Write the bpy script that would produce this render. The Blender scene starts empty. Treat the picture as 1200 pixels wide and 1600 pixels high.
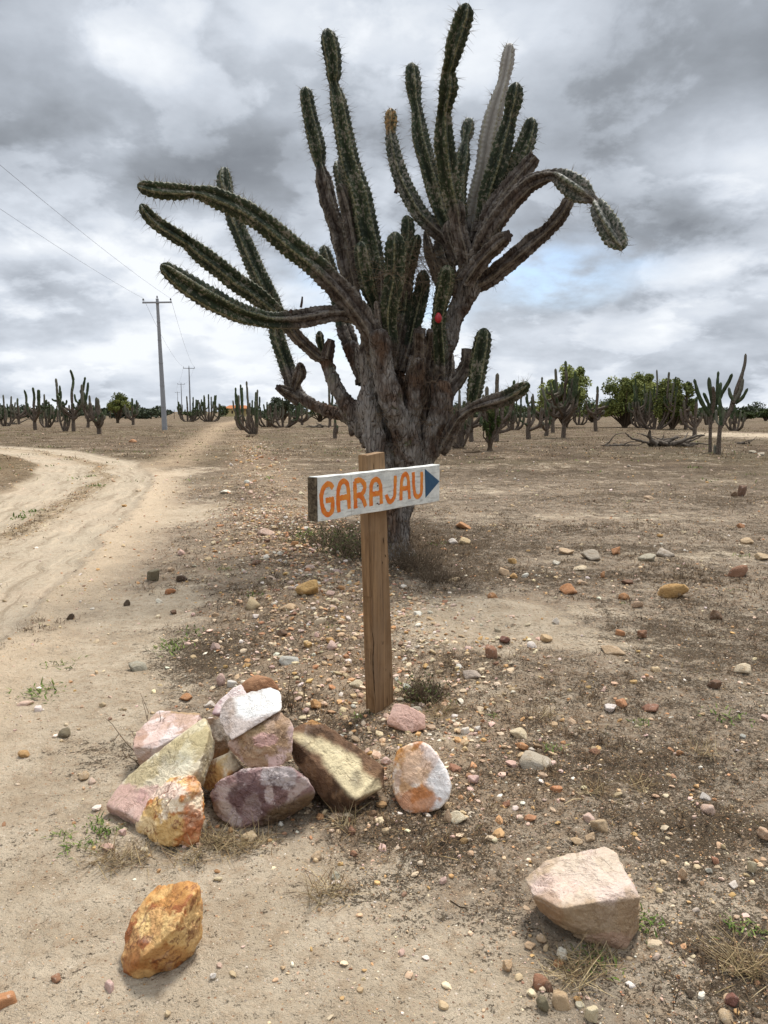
import bpy, bmesh, math, random
import numpy as np
from mathutils import Vector
R = math.radians
random.seed(7); rng = np.random.default_rng(7)
sc = bpy.context.scene
COL = sc.collection

# ------------------------------------------------------------ camera
CH = 1.55; PITCH = R(7.5); FPX = 1200.0
cam = bpy.data.cameras.new('camera'); camo = bpy.data.objects.new('camera', cam); COL.objects.link(camo)
camo.location = (0, 0, CH); camo.rotation_euler = (R(90) - PITCH, 0, 0)
cam.sensor_fit = 'VERTICAL'; cam.sensor_height = 36; cam.lens = 27
cam.clip_start = 0.05; cam.clip_end = 5000
sc.camera = camo

# ------------------------------------------------------------ view transform, sun
sc.view_settings.view_transform = 'Standard'; sc.view_settings.look = 'None'
sc.view_settings.gamma = 1; sc.view_settings.use_curve_mapping = False
sc.view_settings.exposure = 0.88
SUN_EL, SUN_AZ = R(62), R(28)        # azimuth measured from +Y towards +X
sun = bpy.data.lights.new('sun', 'SUN'); sun.energy = 2.3; sun.angle = R(14); sun.color = (1.0, 0.955, 0.90)
suno = bpy.data.objects.new('sun', sun); COL.objects.link(suno)
sd = Vector((math.sin(SUN_AZ) * math.cos(SUN_EL), math.cos(SUN_AZ) * math.cos(SUN_EL), math.sin(SUN_EL)))
suno.rotation_euler = sd.to_track_quat('Z', 'Y').to_euler()

# ------------------------------------------------------------ node helper
class NT:
    def __init__(s, tree): s.t = tree; s.n = tree.nodes; s.l = tree.links
    def new(s, ty, **kw):
        n = s.n.new(ty)
        for k, v in kw.items(): setattr(n, k, v)
        return n
    def put(s, sock, v):
        if v is None: return
        if isinstance(v, bpy.types.NodeSocket): s.l.new(v, sock)
        elif isinstance(v, (tuple, list)) and sock.type == 'RGBA' and len(v) == 3: sock.default_value = (*v, 1)
        else: sock.default_value = v
    def m(s, op, a, b=None, c=None, clamp=False):
        n = s.new('ShaderNodeMath', operation=op, use_clamp=clamp)
        s.put(n.inputs[0], a); s.put(n.inputs[1], b)
        if c is not None: s.put(n.inputs[2], c)
        return n.outputs[0]
    def mix(s, f, a, b, mode='MIX'):
        n = s.new('ShaderNodeMix', data_type='RGBA', blend_type=mode); n.clamp_factor = True
        s.put(n.inputs[0], f); s.put(n.inputs[6], a); s.put(n.inputs[7], b); return n.outputs[2]
    def noise(s, vec, scale, detail=4, rough=0.55, dist=0.0, col=False):
        n = s.new('ShaderNodeTexNoise'); s.put(n.inputs['Vector'], vec); n.inputs['Scale'].default_value = scale
        n.inputs['Detail'].default_value = detail; n.inputs['Roughness'].default_value = rough; n.inputs['Distortion'].default_value = dist
        return n.outputs['Color' if col else 'Fac']
    def vor(s, vec, scale, feature='F1', out='Distance', rnd=1.0):
        n = s.new('ShaderNodeTexVoronoi', feature=feature); s.put(n.inputs['Vector'], vec); n.inputs['Scale'].default_value = scale
        n.inputs['Randomness'].default_value = rnd; return n.outputs[out]
    def ramp(s, f, lo, hi, a=0.0, b=1.0, smooth=True):
        n = s.new('ShaderNodeMapRange'); n.interpolation_type = 'SMOOTHSTEP' if smooth else 'LINEAR'
        s.put(n.inputs[0], f); s.put(n.inputs[1], lo); s.put(n.inputs[2], hi); s.put(n.inputs[3], a); s.put(n.inputs[4], b)
        return n.outputs[0]
    def cramp(s, f, stops):
        n = s.new('ShaderNodeValToRGB'); s.put(n.inputs[0], f); e = n.color_ramp.elements
        while len(e) < len(stops): e.new(0.5)
        for q, (p, c) in zip(e, stops): q.position = p; q.color = (*c, 1)
        return n.outputs[0]
    def attr(s, name, out='Fac'):
        n = s.new('ShaderNodeAttribute'); n.attribute_name = name; return n.outputs[out]
    def scalev(s, vec, sx, sy, sz):
        n = s.new('ShaderNodeVectorMath', operation='MULTIPLY'); s.put(n.inputs[0], vec); n.inputs[1].default_value = (sx, sy, sz); return n.outputs[0]
    def bump(s, h, strength=0.5, dist=0.01, normal=None):
        n = s.new('ShaderNodeBump'); s.put(n.inputs['Height'], h); n.inputs['Strength'].default_value = strength
        n.inputs['Distance'].default_value = dist; s.put(n.inputs['Normal'], normal); return n.outputs[0]

def mat(name, fn, rough=0.85, spec=0.3):
    m = bpy.data.materials.new(name); m.use_nodes = True; t = NT(m.node_tree)
    b = m.node_tree.nodes['Principled BSDF']; b.inputs['Roughness'].default_value = rough
    b.inputs['Specular IOR Level'].default_value = spec
    co = t.new('ShaderNodeTexCoord').outputs['Object']
    r = fn(t, co, b)
    if r is not None: t.put(b.inputs['Base Color'], r)
    return m

def S(r, g, b, k=1.0):
    f = lambda c: (c / 255 / 12.92 if c / 255 <= 0.04045 else ((c / 255 + 0.055) / 1.055) ** 2.4) * k
    return (f(r), f(g), f(b))

# ------------------------------------------------------------ world: Nishita sky behind an overcast deck
w = bpy.data.worlds.new('World'); sc.world = w; w.use_nodes = True
t = NT(w.node_tree); bg = w.node_tree.nodes['Background']
sky = t.new('ShaderNodeTexSky'); sky.sky_type = 'NISHITA'; sky.sun_disc = False
sky.sun_elevation = SUN_EL; sky.sun_rotation = SUN_AZ; sky.dust_density = 1.0
gen = t.new('ShaderNodeTexCoord').outputs['Generated']
sep = t.new('ShaderNodeSeparateXYZ'); t.put(sep.inputs[0], gen)
X_, Y_, Z_ = sep.outputs
el = t.m('ARCSINE', Z_); az = t.m('ARCTAN2', X_, Y_)
zc = t.m('ADD', t.m('MAXIMUM', Z_, 0.0), 0.34)
cv = t.new('ShaderNodeCombineXYZ'); t.put(cv.inputs[0], t.m('DIVIDE', X_, zc)); t.put(cv.inputs[1], t.m('DIVIDE', Y_, zc)); cv.inputs[2].default_value = 3.7
cv = cv.outputs[0]
KX = 1 / 2 ** .80
n1 = t.noise(cv, 1.5, 8, 0.52, 0.1)
n2 = t.noise(cv, 4.6, 7, 0.55, 0.1)
n3 = t.noise(cv, 0.35, 3, 0.5, 0.0)
# warp az / el a little so that the big cloud masses have torn outlines
wn = t.noise(cv, 2.0, 6, 0.55, 0, col=True)
ws = t.new('ShaderNodeSeparateColor'); t.put(ws.inputs[0], wn)
azw = t.m('ADD', az, t.m('MULTIPLY', t.m('SUBTRACT', ws.outputs[0], 0.5), 0.30))
elw = t.m('ADD', el, t.m('MULTIPLY', t.m('SUBTRACT', ws.outputs[1], 0.5), 0.16))
def ang(px, py):
    x = (px - 600) / FPX; y = (800 - py) / FPX
    d = Vector((x, math.cos(PITCH) + y * math.sin(PITCH), -math.sin(PITCH) + y * math.cos(PITCH))).normalized()
    return math.atan2(d.x, d.y), math.asin(d.z)
def blob(px, py, wx, wy, amp):
    a, e = ang(px, py)
    u = t.m('DIVIDE', t.m('SUBTRACT', azw, a), wx / FPX); v = t.m('DIVIDE', t.m('SUBTRACT', elw, e), wy / FPX)
    g = t.m('EXPONENT', t.m('MULTIPLY', t.m('ADD', t.m('MULTIPLY', u, u), t.m('MULTIPLY', v, v)), -1.0))
    return t.m('MULTIPLY', g, amp)
BLOBS = [(170, 235, 380, 75, -0.30), (60, 90, 260, 80, 0.14), (560, 60, 280, 120, 0.10), (1060, 345, 120, 40, -0.26), (1050, 120, 170, 50, -0.02),
         (1150, 240, 130, 60, 0.36), (860, 330, 90, 60, 0.04), (60, 400, 160, 32, 0.42), (180, 560, 200, 40, 0.28), (330, 480, 150, 40, 0.14), (30, 490, 150, 22, -0.08),
         (1080, 455, 160, 20, -0.18), (860, 490, 180, 60, 0.10), (700, 150, 260, 60, -0.05), (1040, 545, 200, 18, -0.08), (1130, 420, 120, 22, 0.22), (250, 520, 120, 18, -0.12)]
acc = t.m('ADD', 0.635, t.m('MULTIPLY', t.m('SUBTRACT', n1, 0.5), 0.95))
acc = t.m('ADD', acc, t.m('MULTIPLY', t.m('SUBTRACT', n2, 0.5), 0.60))
acc = t.m('ADD', acc, t.m('MULTIPLY', t.m('SUBTRACT', n3, 0.5), 0.35))
for bb in BLOBS: acc = t.m('ADD', acc, blob(*bb))
acc = t.m('ADD', acc, t.ramp(el, 0.0, 0.34, 0.22, 0.0))
n5 = t.noise(cv, 2.4, 9, 0.58, 0.15)
acc = t.m('ADD', acc, t.ramp(n5, 0.49, 0.56, -0.075, 0.085))
acc = t.m('ADD', acc, t.ramp(n1, 0.50, 0.555, -0.06, 0.06))
cloud = t.cramp(acc, [(0.05, S(122, 127, 135, KX)), (0.30, S(148, 154, 162, KX)), (0.50, S(178, 185, 195, KX)), (0.72, S(212, 219, 229, KX)), (1.0, S(244, 248, 253, KX))])
blue = blob(860, 425, 100, 32, 1.1)
blue = t.m('ADD', blue, blob(560, 490, 110, 60, 1.0))
blue = t.m('MULTIPLY', blue, t.ramp(n2, 0.34, 0.6))
skyc = t.mix(1.0, t.mix(.25, sky.outputs[0], (3.6, 5.0, 7.4)), (0.085, 0.088, 0.09), 'MULTIPLY')
col = t.mix(t.m('MULTIPLY', blue, 0.9, clamp=True), cloud, skyc)
# an overcast deck is brighter towards the zenith and around the veiled sun
zen = t.ramp(el, 0.52, 1.1, 1.0, 2.2)
sc_ = t.new('ShaderNodeVectorMath', operation='SCALE'); t.put(sc_.inputs[0], col); t.put(sc_.inputs[3], zen)
t.put(bg.inputs[0], sc_.outputs[0]); bg.inputs[1].default_value = 1.0

# ------------------------------------------------------------ noise, meshes
def _h(ix, iy, iz, seed):
    n = (ix.astype(np.uint32) * np.uint32(374761393) + iy.astype(np.uint32) * np.uint32(668265263)
         + iz.astype(np.uint32) * np.uint32(2147483647) + np.uint32((seed * 974711 + 12345) & 0xffffffff))
    n = (n ^ (n >> np.uint32(13))) * np.uint32(1274126177); n = n ^ (n >> np.uint32(16))
    n = n * np.uint32(2246822519); n = n ^ (n >> np.uint32(15))
    return n.astype(np.float64) / 4294967295.0
def vnoise(P, seed=0):
    F = np.floor(P).astype(np.int64); f = P - F; u = f * f * (3 - 2 * f)
    r = 0
    for dx in (0, 1):
        wx = u[:, 0] if dx else 1 - u[:, 0]
        for dy in (0, 1):
            wy = u[:, 1] if dy else 1 - u[:, 1]
            for dz in (0, 1):
                wz = u[:, 2] if dz else 1 - u[:, 2]
                r = r + wx * wy * wz * _h(F[:, 0] + dx, F[:, 1] + dy, F[:, 2] + dz, seed)
    return r * 2 - 1
def fbm(P, octv=4, seed=0, gain=0.5):
    P = np.asarray(P, float); a = 1; s = 0; r = np.zeros(len(P))
    for k in range(octv):
        r += a * vnoise(P * 2 ** k + 17.3 * k, seed + k); s += a; a *= gain
    return r / s * 1.6
def ridged(P, octv=4, seed=0):
    a = 1; s = 0; r = np.zeros(len(P))
    for k in range(octv):
        r += a * (1 - 2 * np.abs(vnoise(P * 2 ** k + 9.1 * k, seed + k))); s += a; a *= 0.5
    return r / s
def mesh_np(name, V, Fs, attrs=None, smooth=True):
    V = np.asarray(V, np.float32); me = bpy.data.meshes.new(name)
    if not isinstance(Fs, list): Fs = [Fs]
    Fs = [np.asarray(F, np.int32) for F in Fs if len(F)]
    me.vertices.add(len(V)); me.vertices.foreach_set('co', V.ravel())
    nl = sum(F.size for F in Fs); me.loops.add(nl)
    me.loops.foreach_set('vertex_index', np.concatenate([F.ravel() for F in Fs]))
    tot = np.concatenate([np.full(len(F), F.shape[1], np.int32) for F in Fs])
    st = np.concatenate([[0], np.cumsum(tot)[:-1]]).astype(np.int32)
    me.polygons.add(len(tot)); me.polygons.foreach_set('loop_start', st)
    me.polygons.foreach_set('use_smooth', np.full(len(tot), smooth, bool))
    for k, a in (attrs or {}).items():
        a = np.asarray(a, np.float32)
        if a.ndim == 1:
            at = me.attributes.new(k, 'FLOAT', 'POINT'); at.data.foreach_set('value', a)
        else:
            at = me.attributes.new(k, 'FLOAT_COLOR', 'POINT')
            at.data.foreach_set('color', np.concatenate([a, np.ones((len(a), 1), np.float32)], 1).ravel())
    me.update(calc_edges=True); me.validate(); return me
def obj(name, me, material, parent=None, loc=None):
    o = bpy.data.objects.new(name, me); COL.objects.link(o)
    if material and me and not me.materials: me.materials.append(material)
    if parent: o.parent = parent
    if loc is not None: o.location = loc
    return o
def empty(name, loc, rz=0):
    o = bpy.data.objects.new(name, None); COL.objects.link(o); o.location = loc; o.rotation_euler = (0, 0, rz); o.empty_display_size = 0.2; return o
def tag(o, label=None, cat=None, group=None, kind=None):
    if label: o['label'] = label
    if cat: o['category'] = cat
    if group: o['group'] = group
    if kind: o['kind'] = kind
    return o
class MB:                                   # collects geometry for one mesh
    def __init__(s): s.V = []; s.F = {3: [], 4: []}; s.A = {}; s.n = 0
    def add(s, V, F, **A):
        V = np.asarray(V, float); F = np.asarray(F, np.int64)
        s.V.append(V); s.F[F.shape[1]].append(F + s.n); s.n += len(V)
        for k, a in A.items():
            s.A.setdefault(k, []).append(np.broadcast_to(np.asarray(a, float), (len(V),) + np.shape(a)[1:] if np.ndim(a) > 0 and np.shape(a)[0] == len(V) else (len(V),) + np.shape(a)))
    def mesh(s, name, smooth=True):
        return mesh_np(name, np.concatenate(s.V), [np.concatenate(f) for f in s.F.values() if f], {k: np.concatenate(v) for k, v in s.A.items()}, smooth)
    def box(s, c, d, rz=0, **A):
        x, y, z = np.array(d) / 2
        V = np.array([(a * x, b * y, e * z) for e in (-1, 1) for a, b in ((-1, -1), (1, -1), (1, 1), (-1, 1))])
        cr, sr = math.cos(rz), math.sin(rz); V = np.c_[V[:, 0] * cr - V[:, 1] * sr, V[:, 0] * sr + V[:, 1] * cr, V[:, 2]] + np.array(c)
        s.add(V, [(3, 2, 1, 0), (4, 5, 6, 7), (0, 1, 5, 4), (1, 2, 6, 5), (2, 3, 7, 6), (3, 0, 4, 7)], **A)
def catmull(P, step):
    P = np.asarray(P, float); Q = np.vstack([2 * P[0] - P[1], P, 2 * P[-1] - P[-2]]); out = []
    for i in range(1, len(Q) - 2):
        L = np.linalg.norm(Q[i + 1, :3] - Q[i, :3]); n = max(1, int(L / step))
        for k in range(n):
            u = k / n
            out.append(0.5 * (2 * Q[i] + (Q[i + 1] - Q[i - 1]) * u + (2 * Q[i - 1] - 5 * Q[i] + 4 * Q[i + 1] - Q[i + 2]) * u * u + (3 * Q[i] - Q[i - 1] - 3 * Q[i + 1] + Q[i + 2]) * u ** 3))
    out.append(Q[-2]); return np.array(out)
def frames(P):
    T = np.gradient(P, axis=0); T /= np.linalg.norm(T, axis=1)[:, None] + 1e-9
    a = np.array([0, 1, 0.0]) if abs(T[0, 1]) < 0.8 else np.array([1.0, 0, 0])
    n = np.cross(T[0], a); n /= np.linalg.norm(n); N = [n]
    for i in range(1, len(P)):
        n = N[-1] - T[i] * np.dot(N[-1], T[i]); n /= np.linalg.norm(n) + 1e-9; N.append(n)
    N = np.array(N); return T, N, np.cross(T, N)
def tube(P, rad, seg=8, ribs=0, depth=0.3, phase=0.0, caps=True):
    """swept tube; returns V, quads, theta array, crest array (0 groove .. 1 rib crest)"""
    T, N, B = frames(P); n = len(P); th = np.arange(seg) / seg * 2 * math.pi
    prof = np.abs(np.cos((th - phase) * ribs / 2)) ** 1.25 if ribs else np.ones(seg)
    dep = np.broadcast_to(depth, (n,)); rr = np.asarray(rad)[:, None] * (1 - dep[:, None] * (1 - prof[None, :]))
    V = P[:, None, :] + rr[..., None] * (np.cos(th)[None, :, None] * N[:, None, :] + np.sin(th)[None, :, None] * B[:, None, :])
    i = np.arange(n - 1)[:, None] * seg; j = np.arange(seg)[None, :]; j2 = (j + 1) % seg
    F = np.stack([i + j, i + j2, i + seg + j2, i + seg + j], -1).reshape(-1, 4)
    return V.reshape(-1, 3), F, np.tile(prof, n)

# ------------------------------------------------------------ from the photograph's pixels to places in the world
CP, SP = math.cos(PITCH), math.sin(PITCH)
def ray(px, py):
    x = (px - 600) / FPX; y = (800 - py) / FPX
    return np.array([x, CP + y * SP, -SP + y * CP])
def at(px, py, Y): d = ray(px, py); return np.array([0, 0, CH]) + d * (Y / d[1])
def atz(px, py, z): d = ray(px, py); return np.array([0, 0, CH]) + d * ((z - CH) / d[2])
def topix(P):
    P = np.asarray(P, float) - np.array([0, 0, CH]); dep = P[:, 1] * CP - P[:, 2] * SP
    return 600 + FPX * P[:, 0] / dep, 800 - FPX * (P[:, 1] * SP + P[:, 2] * CP) / dep, dep
def flat(pts): return np.array([atz(px, py, 0)[:2] for px, py in pts])
def polydist(XY, pl):
    """distance to a polyline and side (positive = left of its direction)"""
    best = np.full(len(XY), 1e9); side = np.zeros(len(XY))
    for a, b in zip(pl[:-1], pl[1:]):
        ab = b - a; u = np.clip(((XY - a) @ ab) / (ab @ ab), 0, 1); q = a + u[:, None] * ab; d = np.linalg.norm(XY - q, axis=1)
        s = ab[0] * (XY[:, 1] - a[1]) - ab[1] * (XY[:, 0] - a[0]); m = d < best - 1e-9
        best[m] = d[m]; side[m] = np.sign(s[m])
    return best, side
ROAD_EDGE = np.vstack([[-2.9, -3.0], flat([(-330, 1260), (0, 985), (110, 890), (190, 812), (236, 768), (240, 742), (205, 718), (120, 704), (0, 697), (-300, 689)])])
TRACK = flat([(268, 728), (292, 706), (318, 688), (336, 672), (352, 662), (395, 655), (460, 651)])
BANK = np.vstack([flat([(640, 1180), (560, 1040), (480, 900), (430, 800), (405, 740), (385, 695), (375, 672)])])
SANDS = [(40, 1180, .75, .55, .85), (60, 1330, .6, .5, .9), (150, 1500, .7, .4, 1.), (420, 1480, .35, .2, .6), (20, 1580, .6, .3, 1), (560, 1590, .4, .2, .6), (235, 950, .35, .6, 1.), (90, 1070, .6, .6, .9),
         (300, 800, .5, 1.3, .9), (280, 740, .7, 1.5, .5), (180, 1030, .35, .5, .9), (780, 960, .7, .5, .7), (690, 1000, .35, .4, .55), (900, 1000, .9, .35, .5), (760, 1080, .4, .3, .4), (800, 1500, .3, .2, .4), (1060, 1420, .25, .14, .3), (450, 1360, .3, .2, .55),
         (930, 810, 1.8, .5, .35), (760, 770, 1.6, .8, .3), (1080, 870, 1.2, .35, .3), (850, 730, 6, 1.5, .12), (1000, 750, 3, .7, .15), (1185, 680, 4, 6, .7), (700, 1150, .3, .2, .25)]
DARKS = [(640, 860, .9, .9, .9), (600, 830, 1.2, .8, .7), (560, 850, .7, .9, .6), (520, 860, .6, .7, .4), (700, 900, .7, .5, .4), (290, 1030, .3, .5, .75), (380, 1000, .4, .5, .35), (200, 1180, .3, .25, .55), (470, 1130, .5, .3, .5), (690, 1330, .16, .13, .8), (640, 1290, .25, .1, .7),  # darkened ground; round the cactus foot litter and painted-in shade together
         (1130, 1290, .35, .14, .7), (1060, 1200, .4, .3, .2), (1000, 860, 1.6, .35, .3), (860, 740, 4, .9, .25), (1100, 780, 3, .8, .3), (1000, 700, 9, 3, .2), (1080, 1000, .7, .5, .5), (900, 1200, .4, .25, .35), (1150, 1480, .3, .2, .4), (380, 780, .7, 1.5, .3), (320, 1240, .3, .15, .45), (230, 1320, .3, .12, .5), (350, 1310, .25, .08, .5), (520, 1400, .25, .12, .35), (930, 900, 1.2, .25, .35), (110, 665, 20, 8, .3), (100, 1170, .3, .15, .3)]
def blobs2(XY, lst):
    r = np.zeros(len(XY))
    for px, py, sx, sy, a in lst:
        c = atz(px, py, 0); r += a * np.exp(-((XY[:, 0] - c[0]) / sx) ** 2 - ((XY[:, 1] - c[1]) / sy) ** 2)
    return r
def sstep(a, b, x): u = np.clip((x - a) / (b - a), 0, 1); return u * u * (3 - 2 * u)
def masks(XY):
    P3 = np.c_[XY, np.zeros(len(XY))]; wob = fbm(P3 * 0.9, 4, 3) * 0.22; wob2 = fbm(P3 * 4, 3, 5) * 0.06
    d, s = polydist(XY, ROAD_EDGE); sd = d * s + wob * 0.5 + wob2
    road = sstep(-0.12, 0.12, sd) * sstep(2.9, 2.6, sd)
    strip = np.exp(-((sd - 1.22 + wob) / 0.26) ** 2) * sstep(5.5, 8, XY[:, 1]) * 0.95
    shoulder = sstep(-1.0 + wob, -0.1, sd) * (1 - sstep(-0.1, 0.1, sd)) * sstep(30, 14, np.hypot(*XY.T))
    dt, _ = polydist(XY, TRACK); track = np.exp(-(dt / (0.55 + 0.004 * XY[:, 1] ** 1.2)) ** 2)
    db, sb = polydist(XY, BANK); bank = np.exp(-((db + wob) / 0.75) ** 2)
    sand = np.clip(blobs2(XY, SANDS), 0, 1); dark = np.clip(blobs2(XY, DARKS), 0, 1)
    verge = sstep(2.5, 3.0, sd)
    return dict(sd=sd, road=road, strip=strip, shoulder=shoulder, track=track, bank=bank, sand=sand, dark=dark, verge=verge)
def height(XY, M=None):
    XY = np.atleast_2d(XY).astype(float); M = M or masks(XY); P3 = np.c_[XY, np.zeros(len(XY))]
    r = np.hypot(XY[:, 0], XY[:, 1]); nf = sstep(60, 15, r)
    h = 0.03 * fbm(P3 * 0.35, 3, 11) * sstep(90, 30, r)
    h += (0.014 * fbm(P3 * 2.3, 4, 21) + 0.007 * fbm(P3 * 9, 3, 31)) * nf * (1 - 0.7 * M['road'])
    h += 0.085 * M['bank'] * sstep(40, 12, r) * sstep(3.4, 6.5, r) - 0.05 * M['road'] * sstep(60, 20, r) + 0.035 * M['strip']
    h += (0.009 * np.abs(fbm(P3 * 22, 3, 61)) + 0.010 * np.clip(fbm(P3 * 11, 3, 63), 0, 1)) * nf * (1 - .75 * M['road']) * (1 - .5 * M['sand'])
    # wheel ruts
    h -= 0.018 * (np.exp(-((M['sd'] - 0.62) / .22) ** 2) + np.exp(-((M['sd'] - 1.9) / .25) ** 2)) * M['road'] * sstep(40, 20, r)
    # the post stands on level ground
    h -= 0.03 * np.exp(-((XY[:, 0] + .05) / .5) ** 2 - ((XY[:, 1] - 3.8) / .6) ** 2)
    # the disturbed earth heap below the boulders
    for px, py, sx, sy, a in ((690, 1335, .13, .10, .035), (560, 1290, .16, .07, .02), (1130, 1290, .2, .1, .03)):
        c = atz(px, py, 0); h += a * np.exp(-((XY[:, 0] - c[0]) / sx) ** 2 - ((XY[:, 1] - c[1]) / sy) ** 2) * (1 + 0.5 * fbm(P3 * 14, 3, 41))
    return h
def ground(px, py):
    z = 0.0
    for _ in range(7): P = atz(px, py, z); z = float(height(P[None, :2])[0])
    return np.array([P[0], P[1], z])
def gz(x, y): return float(height(np.array([[x, y]]))[0])
# ============================================================ GROUND
rad = np.concatenate([[0.0], np.geomspace(0.5, 1.6, 30)[:-1], np.geomspace(1.6, 30, 1050)[:-1], np.geomspace(30, 1400, 200)])
a1 = np.linspace(R(-36), R(36), 520); a2 = np.linspace(R(36), R(324), 150)[1:-1]
angs = np.concatenate([a1, a2]); na, nr = len(angs), len(rad)
XY = np.stack([rad[:, None] * np.sin(angs)[None, :], rad[:, None] * np.cos(angs)[None, :]], -1).reshape(-1, 2)
M = masks(XY); Zg = height(XY, M)
i = np.arange(nr - 1)[:, None] * na; j = np.arange(na)[None, :]; j2 = (j + 1) % na
F = np.stack([i + j, i + na + j, i + na + j2, i + j2], -1).reshape(-1, 4)
rub = np.clip(M['bank'] * 1.1 + 0.35 * M['strip'], 0, 1)
def ground_mat(t, co, b):
    road, sand, dark, sh, tr, st, bk, vg = [t.attr(k) for k in ('road', 'sand', 'dark', 'shoulder', 'track', 'strip', 'bank', 'verge')]
    nL = t.noise(co, 0.55, 5, 0.6); nM = t.noise(co, 3.2, 6, 0.65, 0.3); nS = t.noise(co, 17, 6, 0.7); nF = t.noise(co, 90, 4, 0.7); nFar = t.noise(co, 0.12, 5, 0.65, 0.5)
    nG = t.noise(co, 320, 2, 0.6)
    soil = t.mix(t.ramp(nM, .3, .7), S(108, 88, 68), S(160, 138, 112))
    soil = t.mix(t.ramp(nL, .35, .65), soil, S(146, 124, 98))
    sandc = t.mix(nM, S(186, 163, 136), S(206, 186, 160))
    sandc = t.mix(t.ramp(nS, .42, .75), sandc, S(166, 142, 114))
    lit = t.mix(nS, S(62, 48, 36), S(112, 90, 68))
    grav = t.mix(nM, S(150, 122, 92), S(180, 154, 126))
    far = t.mix(t.ramp(nL, .3, .7), S(112, 88, 64), S(142, 116, 88)); far = t.mix(t.ramp(nFar, .45, .62), far, S(128, 112, 80))
    geo = t.new('ShaderNodeNewGeometry').outputs['Position']; ln = t.new('ShaderNodeVectorMath', operation='LENGTH'); t.put(ln.inputs[0], geo)
    sandc = t.mix(t.ramp(nM, .3, .7), S(172, 155, 131), S(196, 180, 156)); sandc = t.mix(t.m('MULTIPLY', t.ramp(nS, .45, .7), .6), sandc, S(156, 132, 105))
    soil = t.mix(nM, S(138, 124, 106), S(170, 156, 136)); soil = t.mix(t.m('MULTIPLY', t.ramp(nS, .4, .65), .7), soil, S(128, 104, 80))
    grav = t.mix(nM, S(150, 124, 96), S(184, 160, 132))
    far = t.mix(t.ramp(nL, .3, .7), S(84, 70, 55), S(110, 94, 74)); far = t.mix(t.ramp(nFar, .45, .62), far, S(96, 85, 64))
    c = t.mix(t.ramp(ln.outputs['Value'], 9, 26), soil, far)
    c = t.mix(t.m('MULTIPLY', bk, 0.5), c, grav)
    sm = t.m('ADD', t.m('MULTIPLY', sand, 1.1), t.m('MULTIPLY', t.m('SUBTRACT', nM, .5), 1.6)); sm = t.m('ADD', sm, t.m('MULTIPLY', t.m('SUBTRACT', nS, .5), 1.2)); sm = t.m('ADD', sm, t.m('MULTIPLY', t.m('SUBTRACT', nL, .5), 1.2))
    c = t.mix(t.ramp(sm, .05, .5), c, sandc); c = t.mix(t.m('MULTIPLY', t.ramp(t.noise(co, 0.9, 5, .65), .52, .7), .35), c, S(140, 120, 96))
    shc = t.mix(nM, S(190, 168, 140), S(206, 186, 158))
    c = t.mix(t.m('MULTIPLY', sh, t.ramp(nS, .2, .5, .55, 1.)), c, shc)
    rc = t.mix(t.noise(co, 1.4, 5, .6), S(160, 146, 125), S(182, 168, 146)); rc = t.mix(t.m('MULTIPLY', t.ramp(nL, .45, .75), .6), rc, S(180, 158, 134))
    rc = t.mix(t.m('MULTIPLY', t.ramp(nS, .45, .75), .55), rc, S(138, 118, 92))
    c = t.mix(road, c, rc)
    c = t.mix(t.m('MULTIPLY', st, t.ramp(nS, .35, .55)), c, S(132, 112, 82))
    c = t.mix(t.m('MULTIPLY', tr, t.ramp(nM, .3, .6, .3, .9)), c, S(172, 150, 122))
    c = t.mix(t.m('MULTIPLY', vg, .5), c, S(128, 108, 80))
    # matted dead litter, plus painted shade round the cactus foot: clumps of dark flecks, closed up where the masks and the patch noise say so
    sp0 = t.new('ShaderNodeSeparateXYZ'); t.put(sp0.inputs[0], co)
    nP = t.noise(co, 1.3, 4, .6, .4); nP2 = t.noise(co, 6.5, 5, .65, .4)
    cov = t.m('ADD', t.m('MULTIPLY', t.m('SUBTRACT', nP, .5), 1.9), t.m('MULTIPLY', t.m('SUBTRACT', nP2, .5), 2.4)); cov = t.m('ADD', cov, t.m('MULTIPLY', dark, 1.15)); cov = t.m('ADD', cov, t.ramp(sp0.outputs[0], -.3, .8, -.02, .22))
    cov = t.m('ADD', cov, t.m('MULTIPLY', sand, -.50)); cov = t.m('ADD', cov, t.m('MULTIPLY', road, -.85)); cov = t.m('ADD', cov, t.m('MULTIPLY', sh, -.55)); cov = t.m('ADD', cov, t.m('MULTIPLY', st, .9)); cov = t.m('ADD', cov, t.m('MULTIPLY', bk, .10))
    cov = t.m('MINIMUM', t.m('MAXIMUM', cov, -.24), 1.0)
    h1 = t.noise(co, 42, 6, .8, .6); h2 = t.noise(co, 120, 5, .8, .4)
    hf = t.m('ADD', t.m('MULTIPLY', h1, .55), t.m('MULTIPLY', h2, .45)); thr = t.m('SUBTRACT', .555, t.m('MULTIPLY', cov, .105))
    lm = t.ramp(t.m('SUBTRACT', hf, thr), -.012, .03)
    litc = t.mix(t.ramp(t.noise(co, 210, 4, .8), .42, .58), S(54, 45, 36), S(112, 96, 74))
    c = t.mix(t.m('MULTIPLY', lm, .88), c, litc)
    c = t.mix(t.m('MULTIPLY', t.ramp(cov, .3, 1.), .28), c, S(98, 82, 64))
    # tyre streaks that follow the road
    svc = t.new('ShaderNodeCombineXYZ'); sp_ = t.new('ShaderNodeSeparateXYZ'); t.put(sp_.inputs[0], co); t.put(svc.inputs[0], t.attr('sd')); t.put(svc.inputs[1], t.m('MULTIPLY', sp_.outputs[0], .06)); t.put(svc.inputs[2], t.m('MULTIPLY', sp_.outputs[1], .06))
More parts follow.
